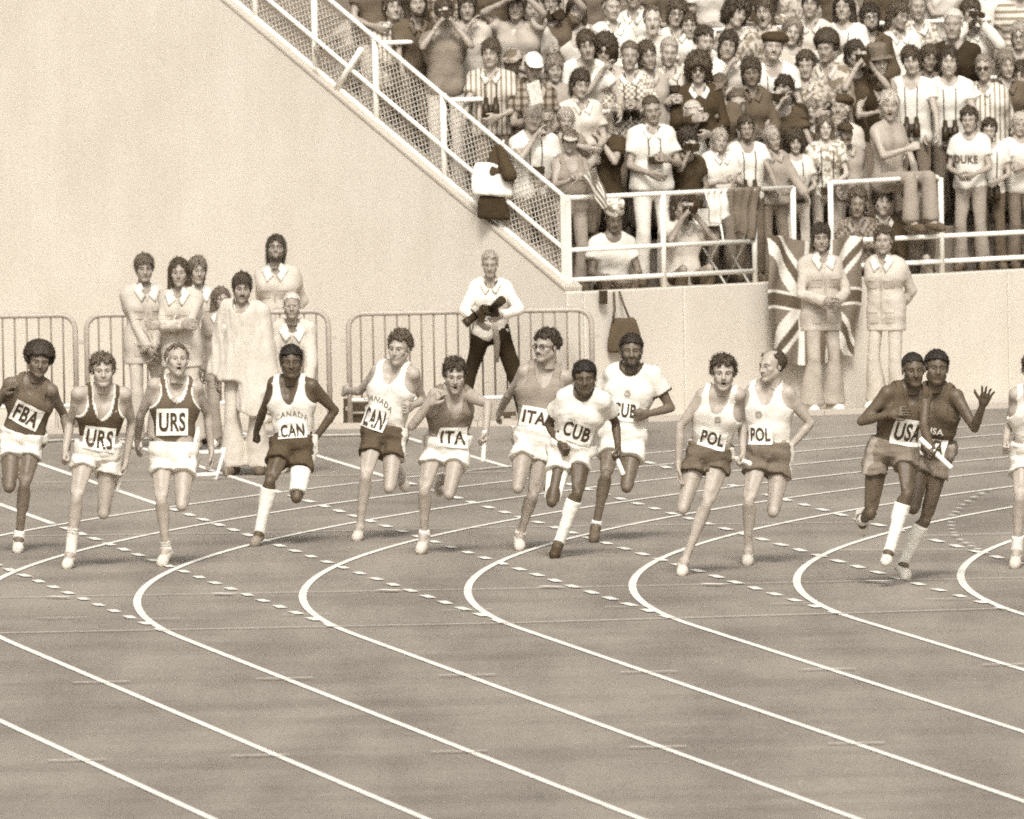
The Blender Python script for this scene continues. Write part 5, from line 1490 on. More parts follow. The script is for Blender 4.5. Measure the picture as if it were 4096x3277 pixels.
rb = official(3540, 962, 3525, 1640, 'official in pale jacket with both arms behind the back beside the flag', ('curly', .07), skin=.38, jac=.52, tro=.50, arms=('back', 'back'), head=(6, 2, 0), yaw=-24, flare=.05, shoe=.82)
lat, fr, up = front_of(ph)
cc = (ph.J['hand'][0][0] + ph.J['hand'][1][0])/2 + up*.10 + fr*.03
camera_obj(cc, fr*.5 + up*.55 + lat*.5, up - fr*.5, 'large black camera with long lens cradled by the photographer', lens=.15, big=1.25)
camera_obj(cc - lat*.10 - up*.02 + fr*.01, fr*.2 - up*.4 - lat*.6, up, 'second black camera slung under the arm of the photographer', lens=.10, big=1.3)
m = MB(); a = ph.J['P'] + fr*.16 + lat*.03; m.tube([a + up*.14, a - up*.05 + lat*.02, a - up*.24 + lat*.01], [.02, .03, .022], 8); mo = m.build('camera_strap', plain('strap_leather', .30, .6, .3), origin=a); tag(mo, 'pale camera strap dangling in front of dark trousers', 'strap')

# ---- things on the ground and on the fence
def bag(c, w, d, h_, v, label, name='bag', strap=None, seed=0, pattern='plain', cat='bag'):
    c = np.asarray(c, float); hh_ = .011
    lo = np.array([-w*.5 - .06, -d*.5 - .06, -.06]); n = np.ceil((np.array([w + .12, d + .12, h_ + .12]))/hh_).astype(int) + 1
    ax = [(lo[i] + hh_*np.arange(n[i])).astype(np.float32) for i in range(3)]
    X, Y, Z = gridpts(ax); tp = 1 - .34*np.clip(Z/h_, 0, 1)**2
    qx, qy, qz = np.abs(X + .05*w*np.sin(Z*9 + seed))/tp - (w*.5 - .035), np.abs(Y)/(1 - .5*np.clip(Z/h_, 0, 1)) - (d*.5 - .035), np.abs(Z - h_*.5 + .10*w*np.sin(X*6 + seed)*.5) - (h_*.5 - .035)
    D = np.sqrt(np.maximum(qx, 0)**2 + np.maximum(qy, 0)**2 + np.maximum(qz, 0)**2) + np.minimum(np.maximum(qx, np.maximum(qy, qz)), 0) - .035
    D = D.astype(np.float32); folds(D, ax, .010, seed, 34, stretch=(1, 1, .6)); folds(D, ax, .005, seed + 1, 80)
    V, Q = surfnet(D, lo, hh_); V = V + c
    o = link(name, mesh_np(name, V - c, Q, cloth_mat(pattern)), None, tuple(c), T(v)); tag(o, label, cat)
    if strap:
        for s_ in strap:
            m = MB(); m.tube([np.array(p) for p in s_], .011, 6); m.build('strap', plain('bag_strap_%.2f' % v, v*.8, .6), o, origin=c)
    return o
wallp = lambda u, v, off=.10: on_plane(u, v, C0 - BV*off, BV)
a = wallp(2493, 1405); t1, t2, t3 = wallp(2455, 1168, .02), wallp(2478, 1166, .02), wallp(2515, 1268)
bag(a, .30, .17, .30, .075, 'dark shoulder bag hanging by two straps from the wall top', strap=[[t1, wallp(2459, 1240), wallp(2452, 1275)], [t2, wallp(2495, 1220), t3]], seed=3)
m = MB(); a = wallp(2413, 1190, .06); m.obox(a, WV, BV, ZV, .035, .02, .06); mo = m.build('binocular_case', M_dark, origin=a); tag(mo, 'small dark case hanging over the wall top beside the shoulder bag', 'case')
fpl = lambda u, v, off=.10: on_plane(u, v, FP - WV*off, WV)
a = fpl(1962, 790, .12); bag(a, .36, .17, .30, .80, 'bulging white bag hung on the chain link fence', seed=5, strap=[[a + ZV*.26, fpl(2005, 600, .05), fpl(2015, 560, .03)]])
a = fpl(1975, 880, .10); bag(a, .30, .15, .24, .03, 'dark coat bundle hanging below the white bag on the fence', name='coat', seed=6, cat='coat')
q = [(fpl(1985, 585, .05), fpl(1975, 690, .08), .03, .10, .04), (fpl(2000, 590, .05), fpl(2035, 700, .07), .03, .07, .04)]
D, lo, ax = field(q, .012, .04); folds(D, ax, .012, 4, 50, stretch=(1, 1, .2)); V, Q = surfnet(D, lo, .012); c = fpl(1985, 585, .05)
o = link('jacket', mesh_np('jacket', V - c, Q, cloth_mat('plain')), None, tuple(c), T(.05)); tag(o, 'dark folded jacket hung above the white bag on the fence', 'jacket')
def casebox(u, v, w, d, h_, label, vv=.05):
    g0 = ground(u, v); o = empty('equipment_case', tuple(g0)); tag(o, label, 'case')
    m = MB(); m.box((-w/2, -d/2, 0), (w/2, d/2, h_*.62)); b1 = m.build('base', plain('case_dark', vv, .55, .3, 30), o)
    m = MB(); m.box((-w/2 + .003, -d/2 + .003, h_*.63), (w/2 - .003, d/2 - .003, h_)); m.build('lid', plain('case_dark', vv, .55, .3, 30), o)
    m = MB(); m.tube([(-.07, -d/2, h_*.5), (-.07, -d/2 - .03, h_*.46), (.07, -d/2 - .03, h_*.46), (.07, -d/2, h_*.5)], .01, 6); m.build('handle', M_galv, o)
    for x in (-w*.33, w*.33):
        m = MB(); m.box((x - .02, -d/2 - .006, h_*.55), (x + .02, -d/2 - .001, h_*.72)); m.build('latch', M_galv, o)
    return o
casebox(1432, 1697, .26, .18, .23, 'dark latched equipment case standing below the barrier rail')
casebox(2030, 1702, .16, .14, .12, 'small dark box by the feet of the photographer')
casebox(800, 1778, .20, .16, .14, 'dark low box on the apron behind the white tubular stand', .10)
# white tubular stand beside the draped man
g1 = ground(868, 1925); o = empty('tubular_stand', tuple(g1)); tag(o, 'low white tubular stand with slanted legs beside the draped man', 'stand')
def gp(u, v, dy=0.0): return at_y(u, v, g1[1] + dy) - g1
for nm, pts in (('leg', [gp(862, 1920), gp(900, 1795, .25)]), ('leg', [gp(752, 1918), gp(792, 1712, .25)]), ('leg', [gp(905, 1906, .5), gp(890, 1795, .3)]), ('leg', [gp(790, 1906, .5), gp(792, 1715, .3)]), ('lower_bar', [gp(756, 1902), gp(866, 1898)]), ('upper_bar', [gp(790, 1812, .24), gp(896, 1807, .24)])):
    m = MB(); m.tube(pts, .014 if nm == 'leg' else .018, 8); m.build(nm, M_white, o)
# white-tubed folding chair on the platform behind the railing
cp = sp(wx(2890, 1000, .45), .45, PLAT); o = empty('folding_chair', tuple(cp)); tag(o, 'empty folding chair with white slung seat behind the railing', 'chair')
for sg in (-1, 1):
    m = MB(); m.tube([WV*sg*.17 + BV*.16, WV*sg*.17 - BV*.12 + ZV*.40, WV*sg*.17 - BV*.10 + ZV*.44], .011, 6); m.build('leg', M_white, o)
    m = MB(); m.tube([WV*sg*.15 - BV*.2, WV*sg*.15 + BV*.14 + ZV*.40, WV*sg*.15 + BV*.2 + ZV*.70], .011, 6); m.build('leg', M_white, o)
m = MB(); m.obox(ZV*.40, WV, BV, ZV, .18, .15, .010); m.build('seat', cloth_mat('plain'), o, None, T(.75))
m = MB(); m.obox(ZV*.62 + BV*.19, WV, BV, ZV, .17, .012, .08); m.build('backrest', cloth_mat('plain'), o, None, T(.75))
# cloths over the railing
def hang(px, label, v, name, off=.16, thick=.02, pattern='plain', seed=0):
    P4 = [wallp(u, w, off - RT*0 - .27) for u, w in px]     # outline on the railing plane
    lo2 = np.array([min(p @ WV for p in P4), min(p[2] for p in P4)])
    c = sum(P4)/len(P4); nx, nz = 13, 13; V, Fs = [], []
    tl, tr, br_, bl_ = P4
    rs = np.random.RandomState(seed); ph_ = rs.rand(3)*6
    for side in (1, -1):
        for j in range(nz):
            for i in range(nx):
                a, b = i/(nx-1), j/(nz-1)
                p = (tl*(1-a) + tr*a)*(1-b) + (bl_*(1-a) + br_*a)*b
                w_ = .030*b*math.sin(a*13 + ph_[0]) + .018*math.sin(a*23 + ph_[1] + b*3) + .01*math.sin(b*9 + ph_[2])
                V.append(p - BV*(w_*.8 + .02 + side*thick*.2) - ZV*.02*b*math.sin(a*9 + ph_[2]))
        b0 = 0 if side == 1 else nx*nz
        for j in range(nz-1):
            for i in range(nx-1):
                f = (b0 + j*nx+i, b0 + j*nx+i+1, b0 + (j+1)*nx+i+1, b0 + (j+1)*nx+i); Fs.append(f if side == 1 else f[::-1])
    rim = [i for i in range(nx)] + [j*nx + nx-1 for j in range(1, nz)] + [(nz-1)*nx + i for i in range(nx-2, -1, -1)] + [j*nx for j in range(nz-2, 0, -1)]
    for a_, b_ in zip(rim, rim[1:] + rim[:1]): Fs.append((a_, a_ + nx*nz, b_ + nx*nz, b_))
    me = bpy.data.meshes.new(name); me.from_pydata([tuple(p - c) for p in V], [], Fs); me.materials.append(cloth_mat(pattern)); me.update()
    me.polygons.foreach_set('use_smooth', np.ones(len(Fs), bool))
    o = link(name, me, None, tuple(c), T(v)); tag(o, label, 'cloth')
    uv = np.array([[(i % nx)/(nx-1), (i//nx)/(nz-1)] for i in range(nx*nz)]*2)
    return o, uv
hang([(2812, 768), (2905, 760), (2912, 870), (2836, 908)], 'white towel draped over the top rail', .80, 'towel', seed=2)
hang([(2905, 755), (3035, 745), (3010, 965), (2925, 930)], 'grey jacket draped over the top rail beside the white towel', .16, 'draped_jacket', seed=5)
# Union Jack hung on the wall: the pattern is the flag's own print
def union_jack():
    tl, tr, br_, bl_ = wallp(3032, 955, .05), wallp(3420, 935, .05), wallp(3418, 1430, .09), wallp(3042, 1462, .09)
    nx, nz = 97, 129; V, C = [], []
    c = (tl + tr + br_ + bl_)/4
    blue, red, wht = T(.20), T(.115), T(.78)
    for j in range(nz):
        for i in range(nx):
            a, b = i/(nx-1), j/(nz-1)
            p = (tl*(1-a) + tr*a)*(1-b) + (bl_*(1-a) + br_*a)*b
            w_ = .060*math.sin(a*9 + 1.2 + b*1.3)*(.35 + .65*b) + .022*math.sin(a*21 + b*3) + .025*math.sin(a*3.1 - b*4)
            V.append(p - BV*(w_ + .10) + ZV*(.030*math.sin(a*8 + 1) - .05*a*(1 - b)) + WV*.02*math.sin(b*9 + a*3))
            # flag coordinates: hung upright, long side vertical (2:1 cut down)
            x = (b - .5)*2.0; y = (a - .5)*1.0 ; y = y*1.15
            ax_, ay_ = abs(x), abs(y)
            col = blue
            # diagonals
            d = abs(abs(y) - .5*1.15*abs(x)/1.0*1.0)
            if d < .16: col = wht
            if d < .16:
                off = (ay_ - .575*ax_)*(1 if x*y > 0 else -1)
                if -.01 < off*(1 if x > 0 else -1) < .095: col = red
            if ax_ < .155 or ay_ < .155: col = wht
            if ax_ < .095 or ay_ < .095: col = red
            C.append(col)
    Fq = [(j*nx+i, (j+1)*nx+i, (j+1)*nx+i+1, j*nx+i+1) for j in range(nz-1) for i in range(nx-1)]
    n0 = len(V); V2 = V + [v + BV*.006 for v in V]; F2 = Fq + [tuple(k + n0 for k in f[::-1]) for f in Fq]
    me = mesh_np('union_jack_flag', np.array(V2) - c, np.array(F2), cloth_mat('attr'), np.array(C + C))
    o = link('flag', me, None, tuple(c)); tag(o, 'large Union Jack flag hung upright over the wall behind an official', 'flag')
union_jack()
# stars and stripes on a stick
def us_flag():
    Yp = sp(1.0, .02, 0)
    pl_ = C0 - BV*.03
    q = lambda u, v, o=0.0: on_plane(u, v, pl_ - BV*o, BV)
    top, bot = q(2398, 632), q(2256, 772)
    o = empty('hand_flag', tuple(bot)); tag(o, 'small stars and stripes flag drooping from a slanted stick', 'flag')
    m = MB(); m.tube([bot, top], .006, 6); m.build('stick', plain('flag_stick', .25, .6), o, origin=bot)
    A0, A1, B1, B0 = q(2322, 708), q(2392, 652), q(2428, 812), q(2410, 845)
    nx, ny = 66, 53; V, C = [], []
    st, bl2, wh = T(.17), T(.10), T(.78)
    for j in range(ny):
        for i in range(nx):
            a, b = i/(nx-1), j/(ny-1)       # a along the fly (downwards), b across from the low hoist to the high hoist
            p = (A0*(1-b) + A1*b)*(1-a) + (B0*(1-b) + B1*b)*a
            V.append(p - BV*(.022*math.sin(b*11 + a*2) + .02*math.sin(a*7 + b*3)))
            col = st if int(b*12.99) % 2 == 0 else wh
            if b > .46 and a < .42:
                col = bl2
                if ((a*26) % 1 - .5)**2 + ((b*20 + .5*(int(a*26) % 2)) % 1 - .5)**2 < .07: col = wh
            C.append(col)
    Fq = [(j*nx+i, j*nx+i+1, (j+1)*nx+i+1, (j+1)*nx+i) for j in range(ny-1) for i in range(nx-1)]
    n0 = len(V); V2 = V + [v + BV*.004 for v in V]; F2 = Fq + [tuple(k + n0 for k in f[::-1]) for f in Fq]
    me = mesh_np('flag_cloth', np.array(V2) - bot, np.array(F2), cloth_mat('attr'), np.array(C + C)); link('flag_cloth', me, o)
us_flag()
# ================================================================ the crowd
CG = 'spectators packed in the stand'
def crowd_spot(u, v, s, row0=False, sit=False, st=.47):
    hz = HEADZ*s - (.45*s if sit else 0)
    if row0 or sit:
        t = .72 if not sit else st
        p = on_plane(u, v, C0 + BV*t, BV)
        if not sit: s = np.clip((p[2] - PLAT)/HEADZ, .8, 1.1); hz = HEADZ*s
        return p, s, PLAT, p[2] - hz
    t = .6
    for _ in range(4):
        p = on_plane(u, v, C0 + BV*t, BV); rf = (p[2] - hz - PLAT)/ROWH; t = .245 + .35 + ROWD*max(rf, .72)
    fl = PLAT + ROWH*max(int(round(rf)), 0)
    if (p - C0) @ WV < .50:          # keep inside the fence: step back along the row until clear of it
        while (p - C0) @ WV < .50: t += .05; p = on_plane(u, v, C0 + BV*t, BV)
        fl = PLAT + ROWH*max(int((t - .245)/ROWD), 0)
    return p, s, fl, p[2] - hz
def strap_to(p, o, c, side=.06):
    J = p.J; lat, fr, up = torso_frame(J); N = J['N']; bvh = p.bvh() if hasattr(p, 'shirt') else None
    for sg in (-1, 1):
        pts = [N + lat*sg*side + up*.035 - fr*.01]
        e = np.asarray(c) + lat*sg*.05
        for k in np.linspace(.2, 1, 6):
            q = (N + lat*sg*side + up*.01)*(1-k) + e*k
            if bvh is not None:
                hit = bvh.ray_cast(Vector(q + fr*.5), Vector(-fr))
                if hit[0] is not None and hit[3] < .6: q = q + fr*max(.5 - hit[3] + .010 - 0.0, 0)
            pts.append(q)
        m = MB(); m.tube(pts, .0055, 5); m.build('strap', plain('strap_dark', .05, .6), o, origin=np.array(o.location))
def chest_point(p, dz, out=.05):
    J = p.J; lat, fr, up = torso_frame(J); q = J['N'] - up*dz
    hit = p.bvh().ray_cast(Vector(q + fr*.6), Vector(-fr)) if hasattr(p, 'shirt') else (None,)
    return (np.array(hit[0]) if hit[0] is not None else q + fr*.12) + fr*out
nC = [0]
def fan(u, v, hair, hv, skin, top, tv, label, arms='down/down', hd=(0, 0, 0), s=1.0, pat='plain', tro=.15, yaw=None, lean=0, face='neutral', row0=False, sit=False, sleeve=None, collar=None, bino=None, cam=None, glasses=None,
        cap=None, beard=None, stache=None, stub=0, hands=('relaxed', 'relaxed'), g=None, tprint=None, belly=0.0, st=.47, what=None):
    tv = min(tv, .74)
    r = random.Random(int(u*7 + v*13))
    i = nC[0]; nC[0] += 1
    near_ = row0 or sit
    if yaw is None: yaw = r.uniform(-16, 30)
    p3, s, floor, rz = crowd_spot(u, v, s, row0, sit, st)
    A = arms.split('/')
    if arms == 'down/down': A = [r.choice(['down', 'down', 'belly', 'cross', 'back', 'hip']), r.choice(['down', 'belly', 'hip', 'back'])]
    if not near_: lean = lean + r.uniform(-5, 9)
    hd = (hd[0] + r.uniform(-6, 6), hd[1] + r.uniform(-3, 5), hd[2] + r.uniform(-7, 7))
    le = math.radians(lean)
    off = rot_z(math.radians(yaw)) @ (np.array([0, .22*math.sin(le) - .625*math.sin(le) - .035, 0])*s)
    dzl = (.625 - .625*math.cos(le))*s
    root = np.array([p3[0] - off[0], p3[1] - off[1], rz + dzl])
    J = stand_joints(root, yaw, s, (A[0], A[1]), lean, hd, floor=None if sit else floor, sit=sit)
    near = row0 or sit
    fem = face == 'fem'
    p = Person(J, skin, root, h=.024 if near else .030, hh=.0096, g=g or (.84 if fem else r.uniform(.86, .98)), label=label, group=CG, hands=hands, face=face, brow=max(min(hv, .2)*.8, .03), stubble=stub, belly=belly, feet=near)
    if hair: p.hair(hair, hv, seed=r.randrange(2))
    if beard: p.hair('beard', beard, name='beard')
    if stache: p.hair('stache', stache, name='moustache')
    if glasses: p.glasses(glasses == 'dark')
    if cap: p.headgear(cap[0], cap[1], cap[2] if len(cap) > 2 else 'plain')
    p.trousers(tro, h=.027 if near else .040, seed=i, flare=.02)
    if top:
        sl = sleeve if sleeve is not None else {'tee': .55, 'vneck': .55, 'shirt': r.choice([.6, 2.0, 2.0]), 'singlet': None}[top]
        o = p.top(top, tv, pattern=pat, h=.022, inf=.014, sleeve=sl, seed=i, fold=.006 if tprint else .011, hem=-.10, low=.05 if top == 'shirt' else None)
        if collar is not None or top == 'shirt': p.collar(collar if collar is not None else min(tv*1.15, .82), o, .85)
    if near:
        for a in (0, 1): p.shoe(a, .10, .3, h=.017)
    lat, fr, up = torso_frame(J)
    wh = what or label
    if bino == 'face':
        c = (J['hand'][0][0] + J['hand'][1][0])/2; c = J['hd'] + J['R'] @ np.array([0, -.17, .01]); binoculars(c, J['R'] @ np.array([0, -1, 0]), J['R'] @ np.array([0, 0, 1.]), 'binoculars held to the eyes of the ' + wh)
    elif bino:
        c = chest_point(p, bino if not isinstance(bino, bool) else .28, .035); o = binoculars(c, -up*.95 + fr*.25, fr, 'dark binoculars hung on the chest of the ' + wh, 1.25); strap_to(p, o, c)
    if cam == 'face':
        c = J['hd'] + J['R'] @ np.array([.0, -.165, -.012]); camera_obj(c, J['R'] @ np.array([0, -1, 0]), J['R'] @ np.array([0, 0, 1.]), 'camera raised to the face of the ' + wh, v=.04)
    elif cam:
        c = chest_point(p, cam if not isinstance(cam, bool) else .26, .05); o = camera_obj(c, fr, up, 'dark camera held at the chest of the ' + wh); strap_to(p, o, c)
    if tprint:
        q = J['N'] - up*.2; pr = None
        c0 = J['N'] - up*.20
        # lettering follows the shirt, placed in torso coordinates
        class _P: pass
        uvp = project(c0 + fr*.12)
        p.print_on(uvp, .26, .12, -2, tprint, .075, name='lettering', bold=.03, ink=.10, cond=.8, fit_w=.22)
    return p
def project(q):
    q = np.asarray(q, float) - CAMP
    fw = q[1]*math.cos(PIT) - q[2]*math.sin(PIT); dn = -q[1]*math.sin(PIT) - q[2]*math.cos(PIT)
    x, y = F*q[0]/fw, F*dn/fw; c, s = math.cos(ROLL), math.sin(ROLL)
    return (c*x + s*y + 2048, -s*x + c*y + 1638.5)

# ---- along the fence and in the rows, from the fence outwards
fan(1440, 18, 'curly', .12, .42, 'singlet', .50, 'bare armed man leaning along the top of the fence', 'out/rail', (-20, 14, 0), lean=14)
fan(1573, 28, 'mop', .08, .42, 'shirt', .62, 'spectator in pale striped shirt behind the bearded man at the fence', pat='stripe')
fan(1665, 12, 'long', .04, .40, 'shirt', .10, 'bearded long haired man in dark open shirt by the fence', 'rail/down', beard=.04, sleeve=.6, lean=6)
fan(1778, 50, 'mop', .06, .40, 'tee', .22, 'man in grey T-shirt photographing with both elbows raised', 'face/face', (0, 0, 0), cam='face', what='man in grey T-shirt', tro=.6)
fan(1868, 25, 'shag', .05, .42, 'tee', .50, 'pale topped person resting chin on hand above the fence rail', 'mouth/down', (-8, 6, 8))
fan(1963, 212, 'mop', .07, .44, 'shirt', .58, 'dark fringed youth in pale striped short sleeved shirt by the fence', 'rail/belly', (-4, 8, 0), pat='stripe', sleeve=.6, bino=.30, what='youth in striped shirt')
fan(2050, 252, 'short', .05, .22, 'tee', .07, 'boy in blotched cap and dark top', 'down/down', (-10, 10, 0), .95, cap=('cap', .35, 'camo'))
fan(2067, 25, 'shag', .06, .38, 'tee', .40, 'person shading the eyes with a raised forearm', 'brow/up', (4, 4, 0))
fan(2121, 36, 'short', .12, .40, 'shirt', .58, 'man in pale shirt with two dark camera straps', 'down/down', bino=.34, what='man in pale shirt with camera straps', sleeve=.6)
fan(2205, 5, 'curly', .05, .38, 'tee', .10, 'man in dark top holding a camera up on a pale stick', 'chest/up', (0, 0, 0))
fan(2305, 42, 'long', .07, .44, 'singlet', .62, 'woman with long dark hair and pale sleeveless top', 'down/down', (-6, 6, 0), face='fem')
fan(2447, 28, 'short', .07, .44, 'shirt', .78, 'man in open collared white shirt above the bowl haired youth', 'down/down', (4, 6, 0), sleeve=2.0)
fan(2535, -22, 'mop', .05, .40, 'shirt', .76, 'spectator in white shirt with open neck beside the laughing woman', 'down/belly', sleeve=2.0)
fan(2610, 80, 'receding', .10, .54, 'tee', .60, 'laughing pale woman with hair drawn back', 'down/down', (6, 2, 4), face='open')
fan(2134, 272, 'short', .06, .32, 'shirt', .30, 'moustached man in white cap and plaid shirt holding a magazine', 'chest/belly', (-2, 10, 0), pat='plaid', cap=('cap', .82), stache=.05, sleeve=.6)
fan(2217, 276, 'shag', .22, .44, 'tee', .35, 'fair haired child beside the white capped man', 'down/down', (-4, 8, 0), .88, face='fem')
fan(2347, 180, 'mop', .055, .42, 'vneck', .82, 'youth with bowl haircut leaning forward in white V-neck T-shirt', 'rail/rail', (0, 2, 0), 1.04, lean=18)
fan(2418, 202, 'bigcurly', .045, .40, 'shirt', .42, 'woman with wide dark hair and dark glasses holding her collar', 'mouth/down', (-4, 8, 6), glasses='dark', face='fem')
fan(2322, 334, 'shag', .04, .44, 'shirt', .60, 'shaggy dark haired youth in pale collared shirt', 'down/down', (4, 10, 0), sleeve=.6)
fan(2518, 222, 'short', .11, .38, 'shirt', .66, 'man in checked shirt with large binoculars at his chest', 'chest/chest', (-2, 6, 0), 1.03, pat='check', bino=.30, what='man in checked shirt', sleeve=2.0)
fan(2589, 222, 'shag', .055, .36, 'shirt', .40, 'heavy browed dark haired man beside the checked shirt', 'down/down', (2, 6, 0))
fan(2676, 207, 'short', .36, .44, 'shirt', .55, 'fair haired man lowering a camera', 'chest/chest', (-4, 10, 0), cam=.16, what='fair haired man', sleeve=.6)
fan(2134, 464, 'balding', .22, .42, 'tee', .74, 'balding man in white top with a hand to his mouth', 'mouth/belly', (0, 10, 0), cam=.30, what='balding man with hand to mouth')
fan(2263, 478, 'mop', .42, .46, 'tee', .25, 'blond fringed child beside the headband wearer', 'down/down', (0, 6, 0), .86)
fan(2405, 476, 'long', .26, .42, 'tee', .045, 'long haired youth with white headband and black T-shirt', 'down/mouth', (-2, 4, 0), face='open', cap=('headband', .82), row0=False)
fan(2280, 566, 'mop', .14, .38, 'singlet', .26, 'boy in visor and grey tank top cupping hands before his face', 'clap/clap', (-8, 10, 0), .92, cap=('visor', .45), row0=True, tro=.3)
fan(2606, 436, 'crop', .055, .34, 'shirt', .76, 'tall man in white shirt and white trousers standing at the railing', 'belly/chest', (4, 10, 0), row0=True, tro=.72, sleeve=.62, cam=.28, what='tall man in white trousers', yaw=12)
fan(2707, 50, 'shag', .065, .44, 'shirt', .76, 'dark haired woman with glasses and white collar', 'down/down', (10, 8, 6), face='fem', glasses='clear')
fan(2752, 100, 'shag', .055, .44, 'tee', .40, 'smiling dark haired spectator below the woman with glasses', 'down/down', (4, 6, -4), .95)
fan(2819, 168, 'curly', .045, .40, 'tee', .74, 'curly haired man shouting in white T-shirt', 'down/down', (6, 4, 4), face='shout')
fan(2950, 52, 'bigcurly', .04, .42, 'shirt', .50, 'spectator with tilted head and a mass of dark hair', 'belly/down', (24, 4, 22), pat='floral', sleeve=2.0)
fan(3056, 45, 'mop', .07, .46, 'shirt', .50, 'screaming woman with dark fringe in patterned shirt', 'down/down', (0, 2, 0), face='shout', pat='plaid', sleeve=2.0)
fan(3171, 127, 'long', .20, .44, 'tee', .52, 'woman with very long light brown hair', 'down/down', (-4, 8, 4), face='fem')
fan(2912, 180, 'shag', .04, .40, 'tee', .55, 'dark haired man peering over a raised fist', 'mouth/chest', (-4, 6, 6), hands=('fist', 'fist'))
fan(3093, 186, 'short', .04, .44, 'vneck', .82, 'moustached man in flat dark cap and white V-neck', 'down/down', (0, -2, 0), 1.06, cap=('beret', .045), stache=.05, bino=.5, what='man in flat cap and white V-neck')
fan(2793, 274, 'bigcurly', .055, .42, 'shirt', .045, 'big haired man in sunglasses and black jacket with white collar', 'chest/belly', (-2, 6, 0), 1.02, glasses='dark', collar=.80, cam=.22, what='big haired man in sunglasses', sleeve=2.0)
fan(3004, 287, 'shag', .045, .22, 'shirt', .10, 'slim dark skinned youth in dark jacket', 'down/down', (-4, 10, 0), sleeve=2.0)
fan(3223, 260, 'curly', .065, .42, 'shirt', .46, 'curly haired woman in flowered blouse', 'down/down', (-2, 8, 0), .96, face='fem', pat='floral')
fan(3305, 190, 'afro', .04, .36, 'shirt', .50, 'youth with bushy dark hair in blotched shirt', 'down/down', (-6, 8, 0), 1.02, pat='camo', sleeve=2.0)
fan(3134, 364, 'curly', .035, .38, 'tee', .07, 'man squinting through a small round lens', 'face/rail', (-20, 6, 0), cam='face', what='squinting man', lean=8)
fan(2949, 412, 'short', .10, .42, 'shirt', .16, 'man with dark rimmed glasses and parted hair', 'down/down', (-2, 6, 0), glasses='clear', sleeve=2.0)
fan(2875, 350, 'short', .10, .32, 'tee', .10, 'woman in dark visor looking down', 'belly/belly', (-6, 18, 4), .95, cap=('visor', .14), face='fem')
fan(2771, 457, 'crop', .50, .46, 'tee', .80, 'fair cropped man in white T-shirt behind the curly photographer', 'down/down', (0, 4, 0))
fan(3194, 468, 'short', .03, .38, 'tee', .08, 'person in black cap with lowered face', 'down/down', (10, 24, 8), .93, cap=('cap', .03))
fan(3245, 446, 'shag', .2, .44, 'tee', .76, 'child in white top beside the black cap', 'down/down', (-10, 8, 6), .82, face='fem')
fan(3357, 432, 'short', .08, .38, 'tee', .55, 'man in round dark cap with raised moustached face', 'mouth/down', (0, -6, 0), cap=('beret', .05), stache=.07)
fan(2748, 568, 'bigcurly', .03, .26, 'tee', .055, 'long curly haired man with a small camera at his eye', 'face/belly', (0, 8, 0), cam='face', what='long curly haired man', row0=True, tro=.06, s=1.0)
fan(2878, 562, 'shag', .38, .42, 'shirt', .70, 'wavy blond boy in white shirt at the railing', 'chest/chest', (6, 8, 0), row0=True, sleeve=.6, tro=.20)
fan(2986, 514, 'curly', .065, .30, 'vneck', .80, 'bearded man in white V-neck with binoculars on straps', 'rail/rail', (-2, 4, 0), beard=.06, bino=.40, what='bearded man in white V-neck', row0=True, tro=.12)
fan(3090, 555, 'shag', .40, .38, 'shirt', .32, 'youth with long blond hair in grey shirt', 'belly/rail', (2, 10, -4), row0=True, sleeve=2.0, tro=.18)
fan(3179, 568, 'bigcurly', .045, .42, 'tee', .68, 'dark bobbed woman in pale short sleeved top', 'chest/belly', (8, 8, -6), row0=True, face='fem', tro=.55, cam=.38, what='dark bobbed woman')
fan(3301, 510, 'long', .12, .56, 'tee', .74, 'pale woman with long straight hair in lace top', 'down/belly', (4, 2, 4), row0=True, face='fem', tro=.30, cam=.42, what='pale long haired woman', pat='floral')
fan(3383, 532, 'short', .05, .24, 'shirt', .34, 'shouting man in dark cap and open shirt', 'rail/down', (4, -2, 0), row0=True, face='shout', cap=('visor', .05), tro=.3, sleeve=2.0)
fan(3242, 18, 'mop', .05, .40, 'shirt', .60, 'dark fringed spectator in pale shirt behind the very long haired woman', 'down/down')
fan(3374, 30, 'long', .03, .40, 'tee', .76, 'spectator with long dark hair in white top with dark straps', 'down/down', bino=.42, what='long dark haired spectator in white')
fan(3245, 114, 'shag', .15, .42, 'tee', .40, 'child peeping past the very long haired woman', 'down/down', (-6, 6, 0), .8, face='fem')
fan(3481, 68, 'shag', .03, .42, 'shirt', .07, 'bearded man with glasses and dark open necked shirt', 'down/down', (0, 2, 0), beard=.03, glasses='clear', sleeve=2.0, collar=.07)
fan(3595, 62, 'shag', .06, .34, 'shirt', .78, 'dark haired boy in white wide collared shirt looking aside', 'down/down', (30, 8, 6), sleeve=2.0)
fan(3669, 22, 'short', .3, .42, 'shirt', .68, 'man in pale printed shirt', 'down/chest', (0, 6, 0), pat='floral', sleeve=2.0)
fan(3813, 97, 'short', .62, .38, 'tee', .03, 'white haired man in black polo shirt', 'down/down', (-2, 2, 0), 1.08)
fan(3883, 50, 'shag', .06, .38, 'shirt', .70, 'spectator in pale open shirt looking through field glasses', 'face/face', (10, 8, 0), bino='face', what='spectator in pale open shirt', sleeve=2.0)
fan(4080, 142, 'shag', .32, .46, 'tee', .25, 'fair woman with glasses in dark top', 'down/down', (-6, 4, 0), face='fem', glasses='clear')
fan(3422, 218, 'shag', .035, .40, 'tee', .07, 'dark dressed spectator with raised arms around a camera', 'face/face', (4, 2, 0), cam='face', what='dark dressed spectator')
